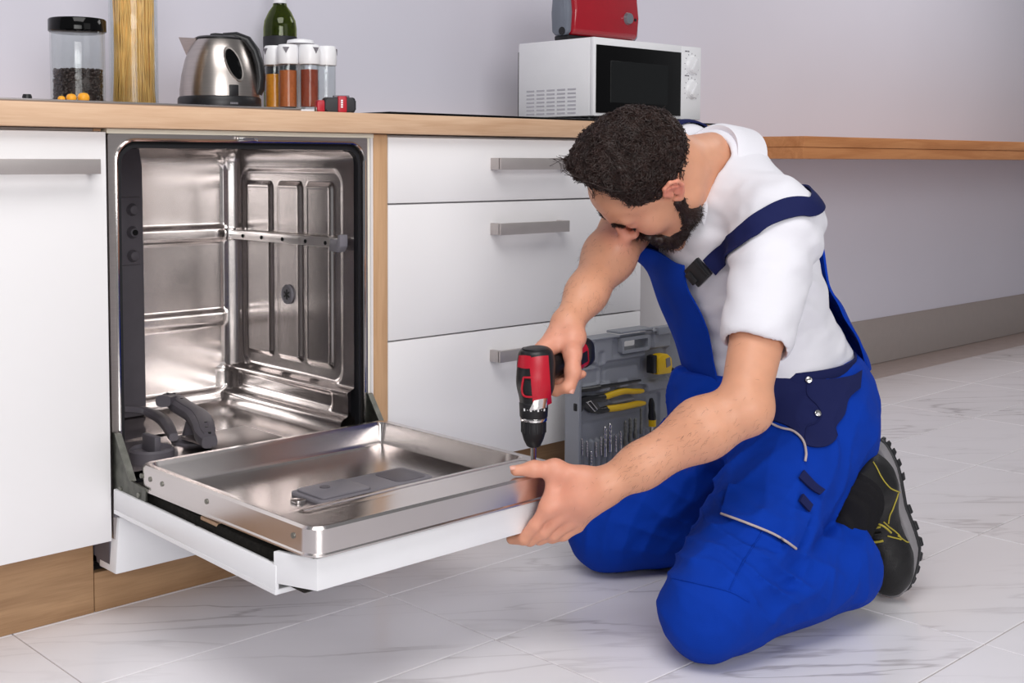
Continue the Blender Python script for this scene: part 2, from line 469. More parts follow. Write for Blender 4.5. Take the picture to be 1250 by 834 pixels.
# side walls
def side_wall(name, X, sgn, full):
    nu, nv = 130, 150
    gy = np.linspace(YF, YB, nu)[:, None]*np.ones((1, nv)); gz = np.linspace(Z0, Z1, nv)[None, :]*np.ones((nu, 1))
    e = np.zeros_like(gy)
    if full:
        s = sd_rrect(gy, gz, 0.062, 0.432, 0.352, 0.792, 0.03)
        e = 0.006*sstep(-0.004, 0.004, s)
        for ya, yb in ((0.322, 0.412), (0.210, 0.292), (0.097, 0.184)):
            s = sd_rrect(gy, gz, ya, yb, 0.385, 0.762, 0.006)
            e = np.maximum(e, 0.0065*sstep(0.003, -0.003, s))+ridge(s, 0.003, 0.0025)
        e = e+0.016*sstep(0.350, 0.338, gz)+0.004*np.exp(-((gz-0.342)/0.005)**2)
        s = sd_rrect(gy, gz, 0.075, 0.425, 0.300, 0.334, 0.008)
        e = e-0.006*sstep(0.002, -0.003, s)
        e = e+0.018*sstep(0.295, 0.283, gz)
    off = e+fil(YB-gy)+fil(Z1-gz)+fil(gz-Z0)
    gx = X-sgn*off
    return raw(name, np.stack([gx, gy, gz], -1).reshape(-1, 3), grid_faces(nu, nv), 'steel', DW)
side_wall('tub_side', X1, 1, True)
side_wall('tub_side', X0, -1, False)
nu, nv = 100, 90
gx = np.linspace(X0, X1, nu)[:, None]*np.ones((1, nv)); gy = np.linspace(YF, YB, nv)[None, :]*np.ones((nu, 1))
fl = fil(X1-gx)+fil(gx-X0)+fil(YB-gy)
bowl = sd_rrect(gx, gy, 0.06, 0.50, 0.05, 0.42, 0.05)
gz = Z0+fl+0.010*sstep(-0.05, 0.015, bowl)-0.004*sstep(0.0, -0.01, sd_rrect(gx, gy, 0.10, 0.33, 0.05, 0.30, 0.03))
raw('tub_floor', np.stack([gx, gy, gz], -1).reshape(-1, 3), grid_faces(nu, nv), 'steel', DW)
gz = Z1-fl
raw('tub_ceiling', np.stack([gx, gy, gz], -1).reshape(-1, 3), grid_faces(nu, nv), 'steel', DW)
# front flange and gasket
bm = BM()
frame_loop(bm, rrect(0.0055, 0.5705, 0.150, 0.8590, 0.004), rrect(X0-0.004, 0.5600, Z0-0.02, 0.8465, 0.035), 1, 0.004, 0.0195)
mobj('front_flange', bm, 'steel_brushed', DW)
bm = BM()
ol = rrect(X0-0.002, 0.5620, Z0-0.02, 0.8485, 0.037, 8)
tube(bm, [(x, 0.0035, z) for x, z in ol], 0.0035, 8, closed=True)
mobj('flange_bead', bm, 'steel_polished', DW)
bm = BM()
frame_loop(bm, rrect(X0-0.0045, 0.5598, Z0-0.020, 0.8463, 0.035), rrect(X0+0.006, 0.5500, Z0-0.006, 0.8360, 0.030), 1, 0.0135, 0.034)
frame_loop(bm, rrect(X0+0.002, 0.5540, Z0-0.010, 0.8400, 0.032), rrect(X0+0.008, 0.5480, Z0-0.004, 0.8345, 0.029), 1, 0.006, 0.020)
mobj('door_gasket', bm, 'rubber_black', DW)
# latch on the top flange
bm = BM(); box(bm, 0.262, 0.305, -0.0045, 0.0036, 0.8480, 0.8570, 0.002); lk = mobj('latch_catch', bm, 'steel_polished', DW)
bm = BM(); box(bm, 0.272, 0.295, -0.0062, -0.0040, 0.8500, 0.8550, 0.001); mobj('latch_slot', bm, 'plastic_dark', lk)
plain('rail_steel', '#ece8e6', 0.34, 0.9, var=0.02)
# rack rail on the right wall
bm = BM(); box(bm, 0.517, 0.531, 0.045, 0.444, 0.636, 0.656, 0.003, 2)
rl = mobj('rack_rail', bm, 'rail_steel', DW)
for y in (0.075, 0.145, 0.230, 0.310, 0.385):
    bm = BM(); cyl(bm, (0.5155, y, 0.645), (0.5175, y, 0.645), 0.0042, n=14); mobj('rail_hole', bm, 'black_void', rl)
bm = BM(); prism(bm, [(0.020, 0.640), (0.020, 0.664), (0.028, 0.664), (0.032, 0.652), (0.055, 0.655), (0.060, 0.630), (0.030, 0.628)], 0, 0.513, 0.5325, 0.002)
mobj('rail_stop', bm, 'plastic_mid', rl)
bm = BM(); box(bm, 0.510, 0.535, 0.436, 0.452, 0.632, 0.660, 0.003); mobj('rail_end_cap', bm, 'steel_polished', rl)
for y in (0.405, 0.06):
    bm = BM(); cyl(bm, (0.528, y, 0.645), (0.548, y, 0.645), 0.008, n=14); mobj('rail_mount', bm, 'plastic_dark', rl)
# round vent in the right wall
bm = BM()
lathe(bm, [(0, 0), (0.019, 0), (0.0215, 0.002), (0.0215, 0.005), (0.019, 0.007), (0.017, 0.005), (0, 0.005)], (0.5465, 0.250, 0.523), 28, Matrix.Rotation(R(-90), 4, 'Y'))
vt = mobj('round_vent', bm, 'plastic_mid', DW)
bm = BM()
for a in (0, 60, 120):
    box(bm, 0.5400, 0.5418, 0.250-0.011, 0.250+0.011, 0.523-0.0016, 0.523+0.0016, 0, M=Matrix.Translation((0.5409, 0.25, 0.523)) @ Matrix.Rotation(R(a+30), 4, 'X') @ Matrix.Translation((-0.5409, -0.25, -0.523)))
mobj('vent_slots', bm, 'plastic_black', vt)
# water column with three nozzles on the back wall
bm = BM(); prism(bm, [(0.235, 0.262), (0.303, 0.262), (0.301, 0.80), (0.295, 0.838), (0.235, 0.838)], 1, 0.436, 0.4585, 0.004)
wc = mobj('water_column', bm, 'plastic_dark', DW)
bm = BM(); box(bm, 0.236, 0.292, 0.430, 0.437, 0.590, 0.735, 0.003); mobj('nozzle_plate', bm, 'plastic_dark', wc)
for z in (0.708, 0.660, 0.610):
    bm = BM(); cyl(bm, (0.272, 0.432, z), (0.272, 0.418, z), 0.0135, 0.010, bev=0.002)
    nz_ = mobj('nozzle', bm, 'plastic_dark', wc)
    if z == 0.660:
        bm = BM(); cyl(bm, (0.272, 0.4195, z), (0.272, 0.4165, z), 0.0062); mobj('nozzle_hole', bm, 'black_void', nz_)
# spray arm
bm = BM()
def sweep_arm(ctrl, w, h):
    vs, fs = [], []
    ctrl = np.array(ctrl)
    m = len(ctrl)
    for i in range(m):
        a = ctrl[max(0, i-1)]; b = ctrl[min(m-1, i+1)]
        t = (b-a)/np.linalg.norm(b-a); n = np.array([-t[1], t[0], 0]); n /= np.linalg.norm(n)
        e = math.sin(math.pi*(0.14+0.72*i/(m-1)))**0.5
        for k in range(12):
            ang = 2*math.pi*k/12
            ca, sa = math.cos(ang), math.sin(ang)
            vs.append(ctrl[i]+n*w*e*np.sign(ca)*abs(ca)**0.6+np.array([0, 0, h*np.sign(sa)*abs(sa)**0.6]))
    for i in range(m-1):
        for k in range(12):
            fs.append((i*12+k, i*12+(k+1) % 12, (i+1)*12+(k+1) % 12, (i+1)*12+k))
    fs.append(tuple(range(12))); fs.append(tuple((m-1)*12+k for k in range(12)))
    return vs, fs
def plan(pts, z, n):
    m_ = len(pts); q_ = np.array([at(px_, py_, 2, z[0]+(z[1]-z[0])*i_/(m_-1)) for i_, (px_, py_) in enumerate(pts)]); s_ = np.linspace(0, m_-1, n); out = []
    for v in s_:
        i = int(min(m_-2, v)); t = v-i; p0, p1, p2, p3 = q_[max(0, i-1)], q_[i], q_[i+1], q_[min(m_-1, i+2)]
        out.append(tuple(0.5*((2*p1)+(-p0+p2)*t+(2*p0-5*p1+4*p2-p3)*t*t+(-p0+3*p1-3*p2+p3)*t**3)))
    return out
cc = plan([(199, 490), (210, 488), (224, 498), (240, 508), (248, 521), (250, 531), (256, 540)], (0.320, 0.272), 29)
vs, fs = sweep_arm(cc, 0.024, 0.012)
sa_ = raw('spray_arm', vs, fs, 'plastic_dark', DW, 40)
vs, fs = sweep_arm([(x, y, z+0.011) for x, y, z in cc[2:-2]], 0.011, 0.003)
raw('spray_arm_ridge', vs, fs, 'plastic_dark', sa_, 40)
for k in (2, 5, 8, 20, 23, 26):
    x, y, z = cc[k]; bm = BM(); cyl(bm, (x+0.004, y, z+0.011), (x+0.004, y, z+0.0150), 0.0032, n=10); mobj('jet_hole', bm, 'plastic_black', sa_)
bm = BM(); lathe(bm, [(0, 0.25), (0.055, 0.25), (0.050, 0.262), (0.030, 0.268), (0.022, 0.298), (0, 0.300)], (cc[14][0], cc[14][1], -0.012), 28); mobj('spray_hub', bm, 'plastic_dark', DW)
bm = BM(); lathe(bm, [(0, 0.25), (0.042, 0.25), (0.042, 0.272), (0.038, 0.276), (0.034, 0.270), (0, 0.268)], (0.135, 0.105, 0), 28); flt = mobj('filter', bm, 'plastic_dark', DW)
bm = BM(); box(bm, 0.128, 0.142, 0.080, 0.130, 0.265, 0.300, 0.003); mobj('filter_grip', bm, 'plastic_dark', flt)
bm = BM(); box(bm, 0.25, 0.40, 0.055, 0.20, 0.2575, 0.2640, 0.003); mobj('filter_plate', bm, 'steel_brushed', DW)
vs, fs = sweep_arm(plan([(150, 499), (178, 502), (200, 514), (212, 534)], (0.296, 0.262), 20), 0.014, 0.008); raw('feed_pipe', vs, fs, 'plastic_dark', DW, 40)
# kick box below the door
bm = BM()
prism(bm, [(0.0040, 0.090), (0.5780, 0.090), (0.5780, 0.190), (0.0120, 0.190)], 1, -0.004, 0.060, 0.003)
mobj('kick_box', bm, 'plastic_white', DW)
bm = BM(); box(bm, 0.006, 0.576, -0.0005, 0.05, 0.1905, 0.2300); mobj('lower_front', bm, 'plastic_mid', DW)
# hinges
plain('hinge_metal', '#63645e', 0.42, 0.9, var=0.3, scale=50)
hpx = [at(px_, py_, 0, 0.0075) for px_, py_ in ((137.5, 527), (141, 529), (150, 556), (159, 586), (179, 597), (179, 613), (160, 609), (139, 599))]
hyz = [(float(q_[1]), float(q_[2])) for q_ in hpx]
for xs in (0.0075, 0.5640):
    bm = BM(); prism(bm, hyz, 0, xs-0.002, xs+0.002, 0.0005, 1)
    hg = mobj('hinge', bm, 'hinge_metal', DW)
    (ya, za), (yb, zb) = hyz[1], hyz[3]
    bm = BM(); prism(bm, [(ya, za), (ya-0.005, za-0.001), (yb-0.006, zb-0.002), (yb, zb)], 0, xs-0.003, xs+0.009, 0.0005, 1)
    mobj('hinge_strip', bm, 'zinc', hg)
    for t_ in (0.25, 0.8):
        yy, zz = hyz[7][0]*(1-t_)+hyz[5][0]*t_, hyz[7][1]*(1-t_)+hyz[5][1]*t_+0.008
        bm = BM(); cyl(bm, (xs-0.004, yy, zz), (xs+0.003, yy, zz), 0.0045, n=14); mobj('hinge_pin', bm, 'zinc', hg)
# ---- the open door
DX0, DX1, DY0, DY1, DZ = 0.0105, 0.5480, -0.0740, -0.5830, 0.300
door = None
nu, nv = 150, 140
gu = np.linspace(0, 1, nu); gv = np.linspace(0, 1, nv)
gx = (DX0+(DX1-DX0)*gu)[:, None]*np.ones((1, nv)); gy = (DY0+(DY1-DY0)*gv)[None, :]*np.ones((nu, 1))
def square_to_round(gx, gy, x0, x1, y0, y1, r):
    gx, gy = gx.copy(), gy.copy()
    for cx, sx in ((x0+r, -1), (x1-r, 1)):
        for cy, sy in ((min(y0, y1)+r, -1), (max(y0, y1)-r, 1)):
            dx, dy = (gx-cx)*sx, (gy-cy)*sy
            m = (dx > 0) & (dy > 0)
            s = np.where(m, np.maximum(dx, dy)/np.maximum(np.hypot(dx, dy), 1e-9), 1)
            gx = np.where(m, cx+sx*dx*s, gx); gy = np.where(m, cy+sy*dy*s, gy)
    return gx, gy
inL = sstep(DX0+0.016, DX0+0.023, gx); inR = sstep(DX1-0.018, DX1-0.025, gx)
inB = sstep(DY0-0.016, DY0-0.024, gy)
inF = sstep(-0.490, -0.395, gy)
S = np.minimum(np.minimum(inL, inR), np.minimum(inB, inF))
gz = DZ-0.041*S
# shallow step lines on the plateau by the latch
gz = gz-0.0022*sstep(0.0015, -0.0015, np.abs(sd_rrect(gx, gy, 0.05, 0.515, -0.515, -0.495, 0.01))-0.001)
edge = np.minimum(np.minimum(gx-DX0, DX1-gx), np.minimum(DY0-gy, gy-DY1))
gz = gz-0.004*(1-np.sqrt(np.clip(1-(1-np.clip(edge/0.005, 0, 1))**2, 0, 1)))
qx, qy = square_to_round(gx, gy, DX0, DX1, DY0, DY1, 0.028)
V = np.stack([qx, qy, gz], -1).reshape(-1, 3)
F = grid_faces(nu, nv)
idx = lambda i, j: i*nv+j
bl = [idx(i, 0) for i in range(nu)]+[idx(nu-1, j) for j in range(1, nv)]+[idx(i, nv-1) for i in range(nu-2, -1, -1)]+[idx(0, j) for j in range(nv-2, 0, -1)]
V = list(V); lower = []
cen = np.array([(DX0+DX1)/2, (DY0+DY1)/2])
rings = [bl]
for dz, grow in ((0.262, 0.0), (0.260, 0.003), (0.2575, 0.003), (0.2575, -0.01)):
    ring = []
    for b_ in bl:
        p = V[b_]; d2 = p[:2]-cen; d2 = d2/np.linalg.norm(d2)
        V.append(np.array([p[0]+d2[0]*grow, p[1]+d2[1]*grow, dz])); ring.append(len(V)-1)
    rings.append(ring)
for A, B in zip(rings, rings[1:]):
    for k in range(len(A)):
        j = (k+1) % len(A); F.append((A[k], A[j], B[j], B[k]))
door = raw('door_inner_tray', V, F, 'steel', DW, 40)
# rivets along the tray's left side
for y in (-0.090, -0.120, -0.160, -0.30, -0.535):
    bm = BM(); cyl(bm, (DX0+0.001, y, 0.281), (DX0-0.0016, y, 0.281), 0.0042, n=14); cyl(bm, (DX0-0.0012, y, 0.281), (DX0-0.0022, y, 0.281), 0.002, n=10)
    mobj('rivet', bm, 'zinc', door)
# detergent dispenser
bm = BM(); prism(bm, rrect(0.175, 0.420, -0.375, -0.285, 0.012), 2, 0.2585, 0.2650, 0.002); ds = mobj('dispenser', bm, 'plastic_mid', door)
bm = BM(); prism(bm, rrect(0.183, 0.285, -0.370, -0.292, 0.008), 2, 0.2645, 0.2690, 0.002); mobj('dispenser_lid', bm, 'plastic_mid', ds)
bm = BM(); cyl(bm, (0.225, -0.318, 0.2688), (0.225, -0.318, 0.2702), 0.009); mobj('rinse_cap', bm, 'plastic_dark', ds)
bm = BM(); prism(bm, rrect(0.345, 0.410, -0.368, -0.295, 0.012), 2, 0.2646, 0.2660, 0.0006); mobj('dose_cup', bm, 'plastic_dark', ds)
bm = BM(); prism(bm, rrect(0.150, 0.172, -0.345, -0.322, 0.006), 2, 0.2585, 0.2640, 0.002); mobj('dispenser_catch', bm, 'steel_polished', ds)
# latch plate on the plateau, where the drill drives the screw
bm = BM(); prism(bm, rrect(0.470, 0.545-0.012, -0.565, -0.520, 0.006), 2, 0.2990, 0.3012, 0.0006); mobj('latch_plate', bm, 'steel_brushed', door)
bm = BM(); cyl(bm, (0.494, -0.541, 0.3008), (0.494, -0.541, 0.3055), 0.0055, bev=0.001, n=16); mobj('screw', bm, 'zinc', door)
# insulation and outer (decor) panel: slightly sagging
SAG = Matrix.Translation((0, -0.01, 0.22)) @ Matrix.Rotation(R(1.4), 4, 'X') @ Matrix.Translation((0, 0.01, -0.22))
bm = BM(); box(bm, 0.022, 0.560, -0.545, -0.020, 0.2080, 0.2520, 0.004, 2, SAG); mobj('door_insulation', bm, 'insulation', DW)
bm = BM()
box(bm, 0.0, 0.5800, -0.505, -0.008, 0.2000, 0.2080, 0.001, 1, SAG)
box(bm, 0.0, 0.0065, -0.505, -0.008, 0.2080, 0.2440, 0.0012, 2, SAG)
box(bm, 0.5735, 0.5800, -0.505, -0.008, 0.2080, 0.2440, 0.0012, 2, SAG)
box(bm, 0.0065, 0.0190, -0.480, -0.080, 0.2340, 0.2375, 0.0008, 1, SAG)
dp = mobj('door_outer_panel', bm, 'plastic_white', DW)
for y in (-0.26, -0.47):
    bm = BM(); cyl(bm, SAG @ Vector((0.0125, y, 0.2370)), SAG @ Vector((0.0125, y, 0.2395)), 0.0035, n=12); mobj('screw', bm, 'zinc', dp)
bm = BM(); box(bm, 0.022, 0.040, -0.31, -0.26, 0.246, 0.2535, 0.001, 1, SAG); mobj('insulation_clip', bm, 'oak', dp)
bm = BM(); box(bm, 0.020, 0.555, -0.5700, -0.470, 0.2530, 0.2580, 0.001, 1); mobj('door_edge_strip', bm, 'zinc', DW)
bm = BM()
prism(bm, [(0.000, -0.500), (0.027, -0.5700), (0.5500, -0.5720), (0.5780, -0.500), (0.568, -0.500), (0.543, -0.5640), (0.034, -0.5620), (0.0095, -0.500)], 2, 0.2050, 0.2520, 0.0012, 2)
cp = mobj('control_panel', bm, 'plastic_white', DW)
bm = BM(); prism(bm, [(0.006, -0.490), (0.032, -0.560), (0.545, -0.562), (0.570, -0.490)], 2, 0.208, 0.213); mobj('control_panel_base', bm, 'plastic_dark', cp)

# ================================================================ things on the worktop
TOPZ = 0.908
hx = at(366, 134, 1, 0.0)[0]
u = thing('gas_hob', 'stainless steel hob plate with a black control knob on the worktop', 'hob', (0.0, 0.15, TOPZ))
bm = BM(); box(bm, -0.60, hx, -0.006, 0.46, TOPZ, TOPZ+0.0055, 0.002, 2); mobj('plate', bm, 'steel_brushed', u)
kx = at(33, 116, 1, 0.06)
bm = BM(); lathe(bm, [(0, 0), (0.008, 0), (0.008, 0.006), (0.0065, 0.010), (0, 0.010)], (kx[0], 0.06, TOPZ+0.0055), 20); mobj('knob', bm, 'plastic_black', u)
x0 = at(470, 140, 1, 0.02)[0]
u = thing('glass_cooktop', 'flat black glass plate lying on the worktop under the microwave', 'cooktop', (1.15, 0.25, TOPZ))
bm = BM(); box(bm, x0, 1.772, 0.004, 0.50, TOPZ, TOPZ+0.006, 0.0015, 2); mobj('glass_plate', bm, 'glass_black', u)
GZ = TOPZ+0.006

def glass_jar(u, c, r, h, z0, wall=0.003):
    bm = BM(); cx, cy = c
    lathe(bm, [(0, 0), (r-0.004, 0), (r, 0.004), (r, h-0.006), (r-0.003, h), (r-0.003-wall, h), (r-wall, h-0.008), (r-wall, 0.007), (r-wall-0.004, 0.004), (0, 0.004)], (cx, cy, z0), 40)
    return mobj('glass_body', bm, 'glass_clear', u, 50)
# jar of coffee beans
HZ = TOPZ+0.0055
cx, cy = at(95, 80, 1, 0.26)[0], 0.26
u = thing('storage_jar', 'clear glass jar with black lid half full of coffee beans', 'jar', (cx, cy, HZ))
glass_jar(u, (cx, cy), 0.0505, 0.150, HZ)
bm = BM(); lathe(bm, [(0, 0.140), (0.050, 0.140), (0.0535, 0.1425), (0.0535, 0.163), (0.0515, 0.1655), (0, 0.1655)], (cx, cy, HZ), 40); mobj('lid', bm, 'glass_black', u, 40)
plain('coffee', '#2e1d18', 0.45, var=0.25, scale=60)
rnd = random.Random(3)
bm = BM()
lathe(bm, [(0, 0.005), (0.041, 0.005), (0.041, 0.066), (0, 0.068)], (cx, cy, HZ), 24)
for k in range(620):
    a = rnd.uniform(0, 2*math.pi)
    if k < 500: rr, z = 0.0415, rnd.uniform(0.008, 0.070)
    else: rr, z = 0.041*math.sqrt(rnd.random()), 0.069
    M = Matrix.Translation((cx+rr*math.cos(a), cy+rr*math.sin(a), HZ+z)) @ Matrix.Rotation(rnd.uniform(0, 6), 4, 'Z') @ Matrix.Rotation(rnd.uniform(0, 6), 4, 'X') @ Matrix.Diagonal((0.0052, 0.0036, 0.003, 1))
    t = bmesh.new(); bmesh.ops.create_icosphere(t, subdivisions=1, radius=1.0); t.transform(M); _merge(bm, t)
o = mobj('coffee_beans', bm, 'coffee', u, None); o['kind'] = 'stuff'
# spaghetti jar
cx, cy = at(163, 60, 1, 0.25)[0], 0.25
u = thing('pasta_jar', 'tall clear glass jar packed with long dry spaghetti', 'jar', (cx, cy, HZ))
glass_jar(u, (cx, cy), 0.0465, 0.300, HZ)
bm = BM(); lathe(bm, [(0, 0.301), (0.046, 0.301), (0.0485, 0.303), (0.0485, 0.322), (0.046, 0.325), (0, 0.325)], (cx, cy, HZ), 40); mobj('lid', bm, 'glass_black', u, 40)
plain('pasta', '#efc071', 0.45, var=0.12, scale=40)
bm = BM(); lathe(bm, [(0, 0.006), (0.030, 0.006), (0.028, 0.255), (0, 0.255)], (cx, cy, HZ), 20)
for k in range(330):
    a = rnd.uniform(0, 2*math.pi); rr = 0.041*math.sqrt(rnd.uniform(0.25, 1)); a2 = a+rnd.gauss(0, 0.35); r2 = 0.040*math.sqrt(rnd.uniform(0.2, 1))
    pm = rnd.uniform(-0.004, 0.004)
    tube(bm, [(cx+rr*math.cos(a), cy+rr*math.sin(a), HZ+0.006), (cx+(rr*math.cos(a)+r2*math.cos(a2))*0.47+pm, cy+(rr*math.sin(a)+r2*math.sin(a2))*0.47, HZ+0.14), (cx+r2*math.cos(a2), cy+r2*math.sin(a2), HZ+0.262)], 0.0012, 5)
o = mobj('spaghetti', bm, 'pasta', u, None); o['kind'] = 'stuff'
# small orange fruits in front of the jar
plain('apricot', '#f0a62a', 0.4, var=0.12, scale=50)
plain('stalk_green', '#5d5a2c', 0.7)
for px, r_, lab in ((75, 0.0065, 'smallest orange apricot on the hob plate by the bean jar'), (87, 0.0090, 'orange apricot between two others by the bean jar'), (102, 0.0105, 'largest orange apricot on the hob plate by the bean jar')):
    c = at(px, 119, 1, 0.10)
    u = thing('apricot', lab, 'fruit', (c[0], 0.10, HZ), group='apricots by the bean jar')
    bm = BM(); t = bmesh.new(); bmesh.ops.create_uvsphere(t, u_segments=20, v_segments=14, radius=r_)
    for v in t.verts:
        a = math.atan2(v.co.y, v.co.x)
        v.co *= 1-0.06*math.exp(-((a+1.2)/0.25)**2); v.co.z *= 0.93
        if v.co.z > r_*0.75: v.co.z -= (v.co.z-r_*0.75)*0.5
    t.transform(Matrix.Translation((c[0], 0.10, HZ+r_*0.93))); _merge(bm, t); mobj('flesh', bm, 'apricot', u, None)
    bm = BM(); cyl(bm, (c[0], 0.10, HZ+r_*1.70), (c[0]+0.001, 0.10, HZ+r_*1.85+0.002), 0.001, n=6); mobj('stalk', bm, 'stalk_green', u)
# kettle
cx, cy = at(268, 110, 1, 0.26)[0], 0.26
u = thing('electric_kettle', 'brushed steel electric kettle with black base and black handle', 'kettle', (cx, cy, HZ))
plain('kettle_steel', '#b8b0ab', 0.28, 1.0, var=0.06, scale=20, stretch=(1, 1, 30))
bm = BM(); lathe(bm, [(0, 0.0), (0.083, 0.0), (0.086, 0.004), (0.085, 0.026), (0.082, 0.030), (0, 0.030)], (cx, cy, HZ), 48); mobj('base', bm, 'plastic_black', u, 40)
bm = BM(); lathe(bm, [(0, 0.0295), (0.0815, 0.0295), (0.0810, 0.045), (0.0770, 0.075), (0.0700, 0.105), (0.0600, 0.130), (0.0530, 0.143), (0.0510, 0.146), (0, 0.146)], (cx, cy, HZ), 56)
body = mobj('body', bm, 'kettle_steel', u, 40)
bm = BM(); lathe(bm, [(0, 0.1455), (0.0500, 0.1455), (0.0505, 0.150), (0.044, 0.1535), (0.02, 0.156), (0, 0.157)], (cx, cy, HZ), 40); lid = mobj('lid', bm, 'plastic_black', u, 40)
bm = BM(); box(bm, cx-0.016, cx+0.016, cy-0.010, cy+0.010, HZ+0.154, HZ+0.1605, 0.002); mobj('lid_button', bm, 'plastic_black', lid)
# spout (left, image side) and handle (right)
dl = -_r0
def K(a, z, s=0.0):     # a: along the image-right direction from the kettle axis
    return Vector((cx+_r0[0]*a+_r0[1]*-s, cy+_r0[1]*a+_r0[0]*s, HZ+z))
bm = BM()
t = bmesh.new()
sp = [[(-0.058, 0.098, 0.012), (-0.058, 0.098, -0.012), (-0.040, 0.148, -0.034), (-0.040, 0.148, 0.034)], [(-0.078, 0.142, 0.006), (-0.078, 0.142, -0.006), (-0.081, 0.152, -0.011), (-0.081, 0.152, 0.011)]]
ring = [[t.verts.new(K(*p)) for p in s_] for s_ in sp]
for i in range(4):
    t.faces.new([ring[0][i], ring[0][(i+1) % 4], ring[1][(i+1) % 4], ring[1][i]])
t.faces.new(ring[1]); t.faces.new(ring[0][::-1])
_merge(bm, t); mobj('spout', bm, 'kettle_steel', u)
hp = [K(0.010, 0.152), K(0.036, 0.154), K(0.058, 0.146), K(0.074, 0.124), K(0.082, 0.098), K(0.085, 0.070), K(0.083, 0.048), K(0.078, 0.038)]
vs, fs = [], []
for i, p in enumerate(hp):
    a = hp[max(0, i-1)]; b = hp[min(len(hp)-1, i+1)]; t_ = (b-a).normalized(); side = Vector((-_r0[1], _r0[0], 0)); nn = side.cross(t_)
    for k in range(12):
        an = 2*math.pi*k/12
        vs.append(p+side*0.015*math.cos(an)+nn*0.0105*math.sin(an))
for i in range(len(hp)-1):
    for k in range(12): fs.append((i*12+k, i*12+(k+1) % 12, (i+1)*12+(k+1) % 12, (i+1)*12+k))
fs += [tuple(range(12)), tuple((len(hp)-1)*12+k for k in range(12))]
raw('handle', [tuple(v) for v in vs], fs, 'plastic_black', u, 50)
# water gauge on the side facing the room
def gauge(rx, rz, off, n=28):
    out = []
    for i in range(n):
        a = 2*math.pi*i/n; z = 0.094+rz*math.sin(a)
        rad = float(np.interp(z, [0.03, 0.045, 0.075, 0.105, 0.130, 0.143], [0.0815, 0.081, 0.077, 0.070, 0.060, 0.053]))+off
        ca = rx*math.cos(a)/rad
        ang = math.atan2(-_fw[1], -_fw[0])+0.60+ca+0.10*(z-0.094)/0.03*-1
        out.append((cx+rad*math.cos(ang), cy+rad*math.sin(ang), HZ+z))
    return out
def cap_loop(name, l0, l1, mat, par):
    vs = list(l0)+list(l1); n = len(l0); c = np.mean(np.array(l1), 0); vs.append(tuple(c))
    fs = [(i, (i+1) % n, n+(i+1) % n, n+i) for i in range(n)]+[(n+i, n+(i+1) % n, 2*n) for i in range(n)]
    return raw(name, vs, fs, mat, par, 40)
gf = cap_loop('gauge_frame', gauge(0.019, 0.037, -0.002), gauge(0.017, 0.035, 0.0022), 'kettle_steel', u)
cap_loop('gauge_window', gauge(0.0150, 0.032, 0.0005), gauge(0.0135, 0.030, 0.0030), 'glass_black', gf)
ang = math.atan2(-_fw[1], -_fw[0])+0.55
bm = BM(); box(bm, -0.010, 0.010, -0.004, 0.006, 0.026, 0.052, 0.002, M=Matrix.Translation((cx+0.0785*math.cos(ang), cy+0.0785*math.sin(ang), HZ)) @ Matrix.Rotation(ang+R(90), 4, 'Z')); mobj('switch', bm, 'plastic_black', u)
bm = BM()
for k in range(6):
    a = ang-0.10+k*0.032; box(bm, -0.0011, 0.0011, -0.0004, 0.0004, 0.0125, 0.0165, M=Matrix.Translation((cx+0.0858*math.cos(a), cy+0.0858*math.sin(a), HZ)) @ Matrix.Rotation(a+R(90), 4, 'Z'))
mobj('maker_mark', bm, 'plastic_mid', u)
# wine bottle
cx, cy = at(342, 60, 1, 0.44)[0], 0.44
u = thing('wine_bottle', 'dark green wine bottle with white foil neck behind the spice rack', 'bottle', (cx, cy, HZ))
bm = BM(); lathe(bm, [(0, 0.012), (0.030, 0), (0.0375, 0.003), (0.0385, 0.010), (0.0385, 0.205), (0.036, 0.222), (0.026, 0.243), (0.0165, 0.256), (0.0145, 0.268), (0.0140, 0.310), (0.0118, 0.310), (0.0120, 0.268), (0.0145, 0.256), (0.024, 0.241), (0.0335, 0.221), (0.0355, 0.205), (0.0355, 0.012), (0, 0.018)], (cx, cy, HZ), 36); mobj('glass_body', bm, 'glass_green', u, 50)
plain('wine', '#1a0a0c', 0.1); plain('paper_dark', '#26262c', 0.6); plain('foil_white', '#ececf0', 0.35)
bm = BM(); lathe(bm, [(0, 0.020), (0.0350, 0.020), (0.0350, 0.186), (0, 0.186)], (cx, cy, HZ), 30); mobj('wine', bm, 'wine', u)
bm = BM(); lathe(bm, [(0.0388, 0.06), (0.0391, 0.06), (0.0391, 0.185), (0.0388, 0.185)], (cx, cy, HZ), 36, closed=False); mobj('paper_label', bm, 'paper_dark', u)
bm = BM(); lathe(bm, [(0.0152, 0.262), (0.0156, 0.262), (0.0150, 0.300), (0.0160, 0.304), (0.0160, 0.312), (0, 0.313)], (cx, cy, HZ), 30, closed=False); mobj('foil_cap', bm, 'foil_white', u)
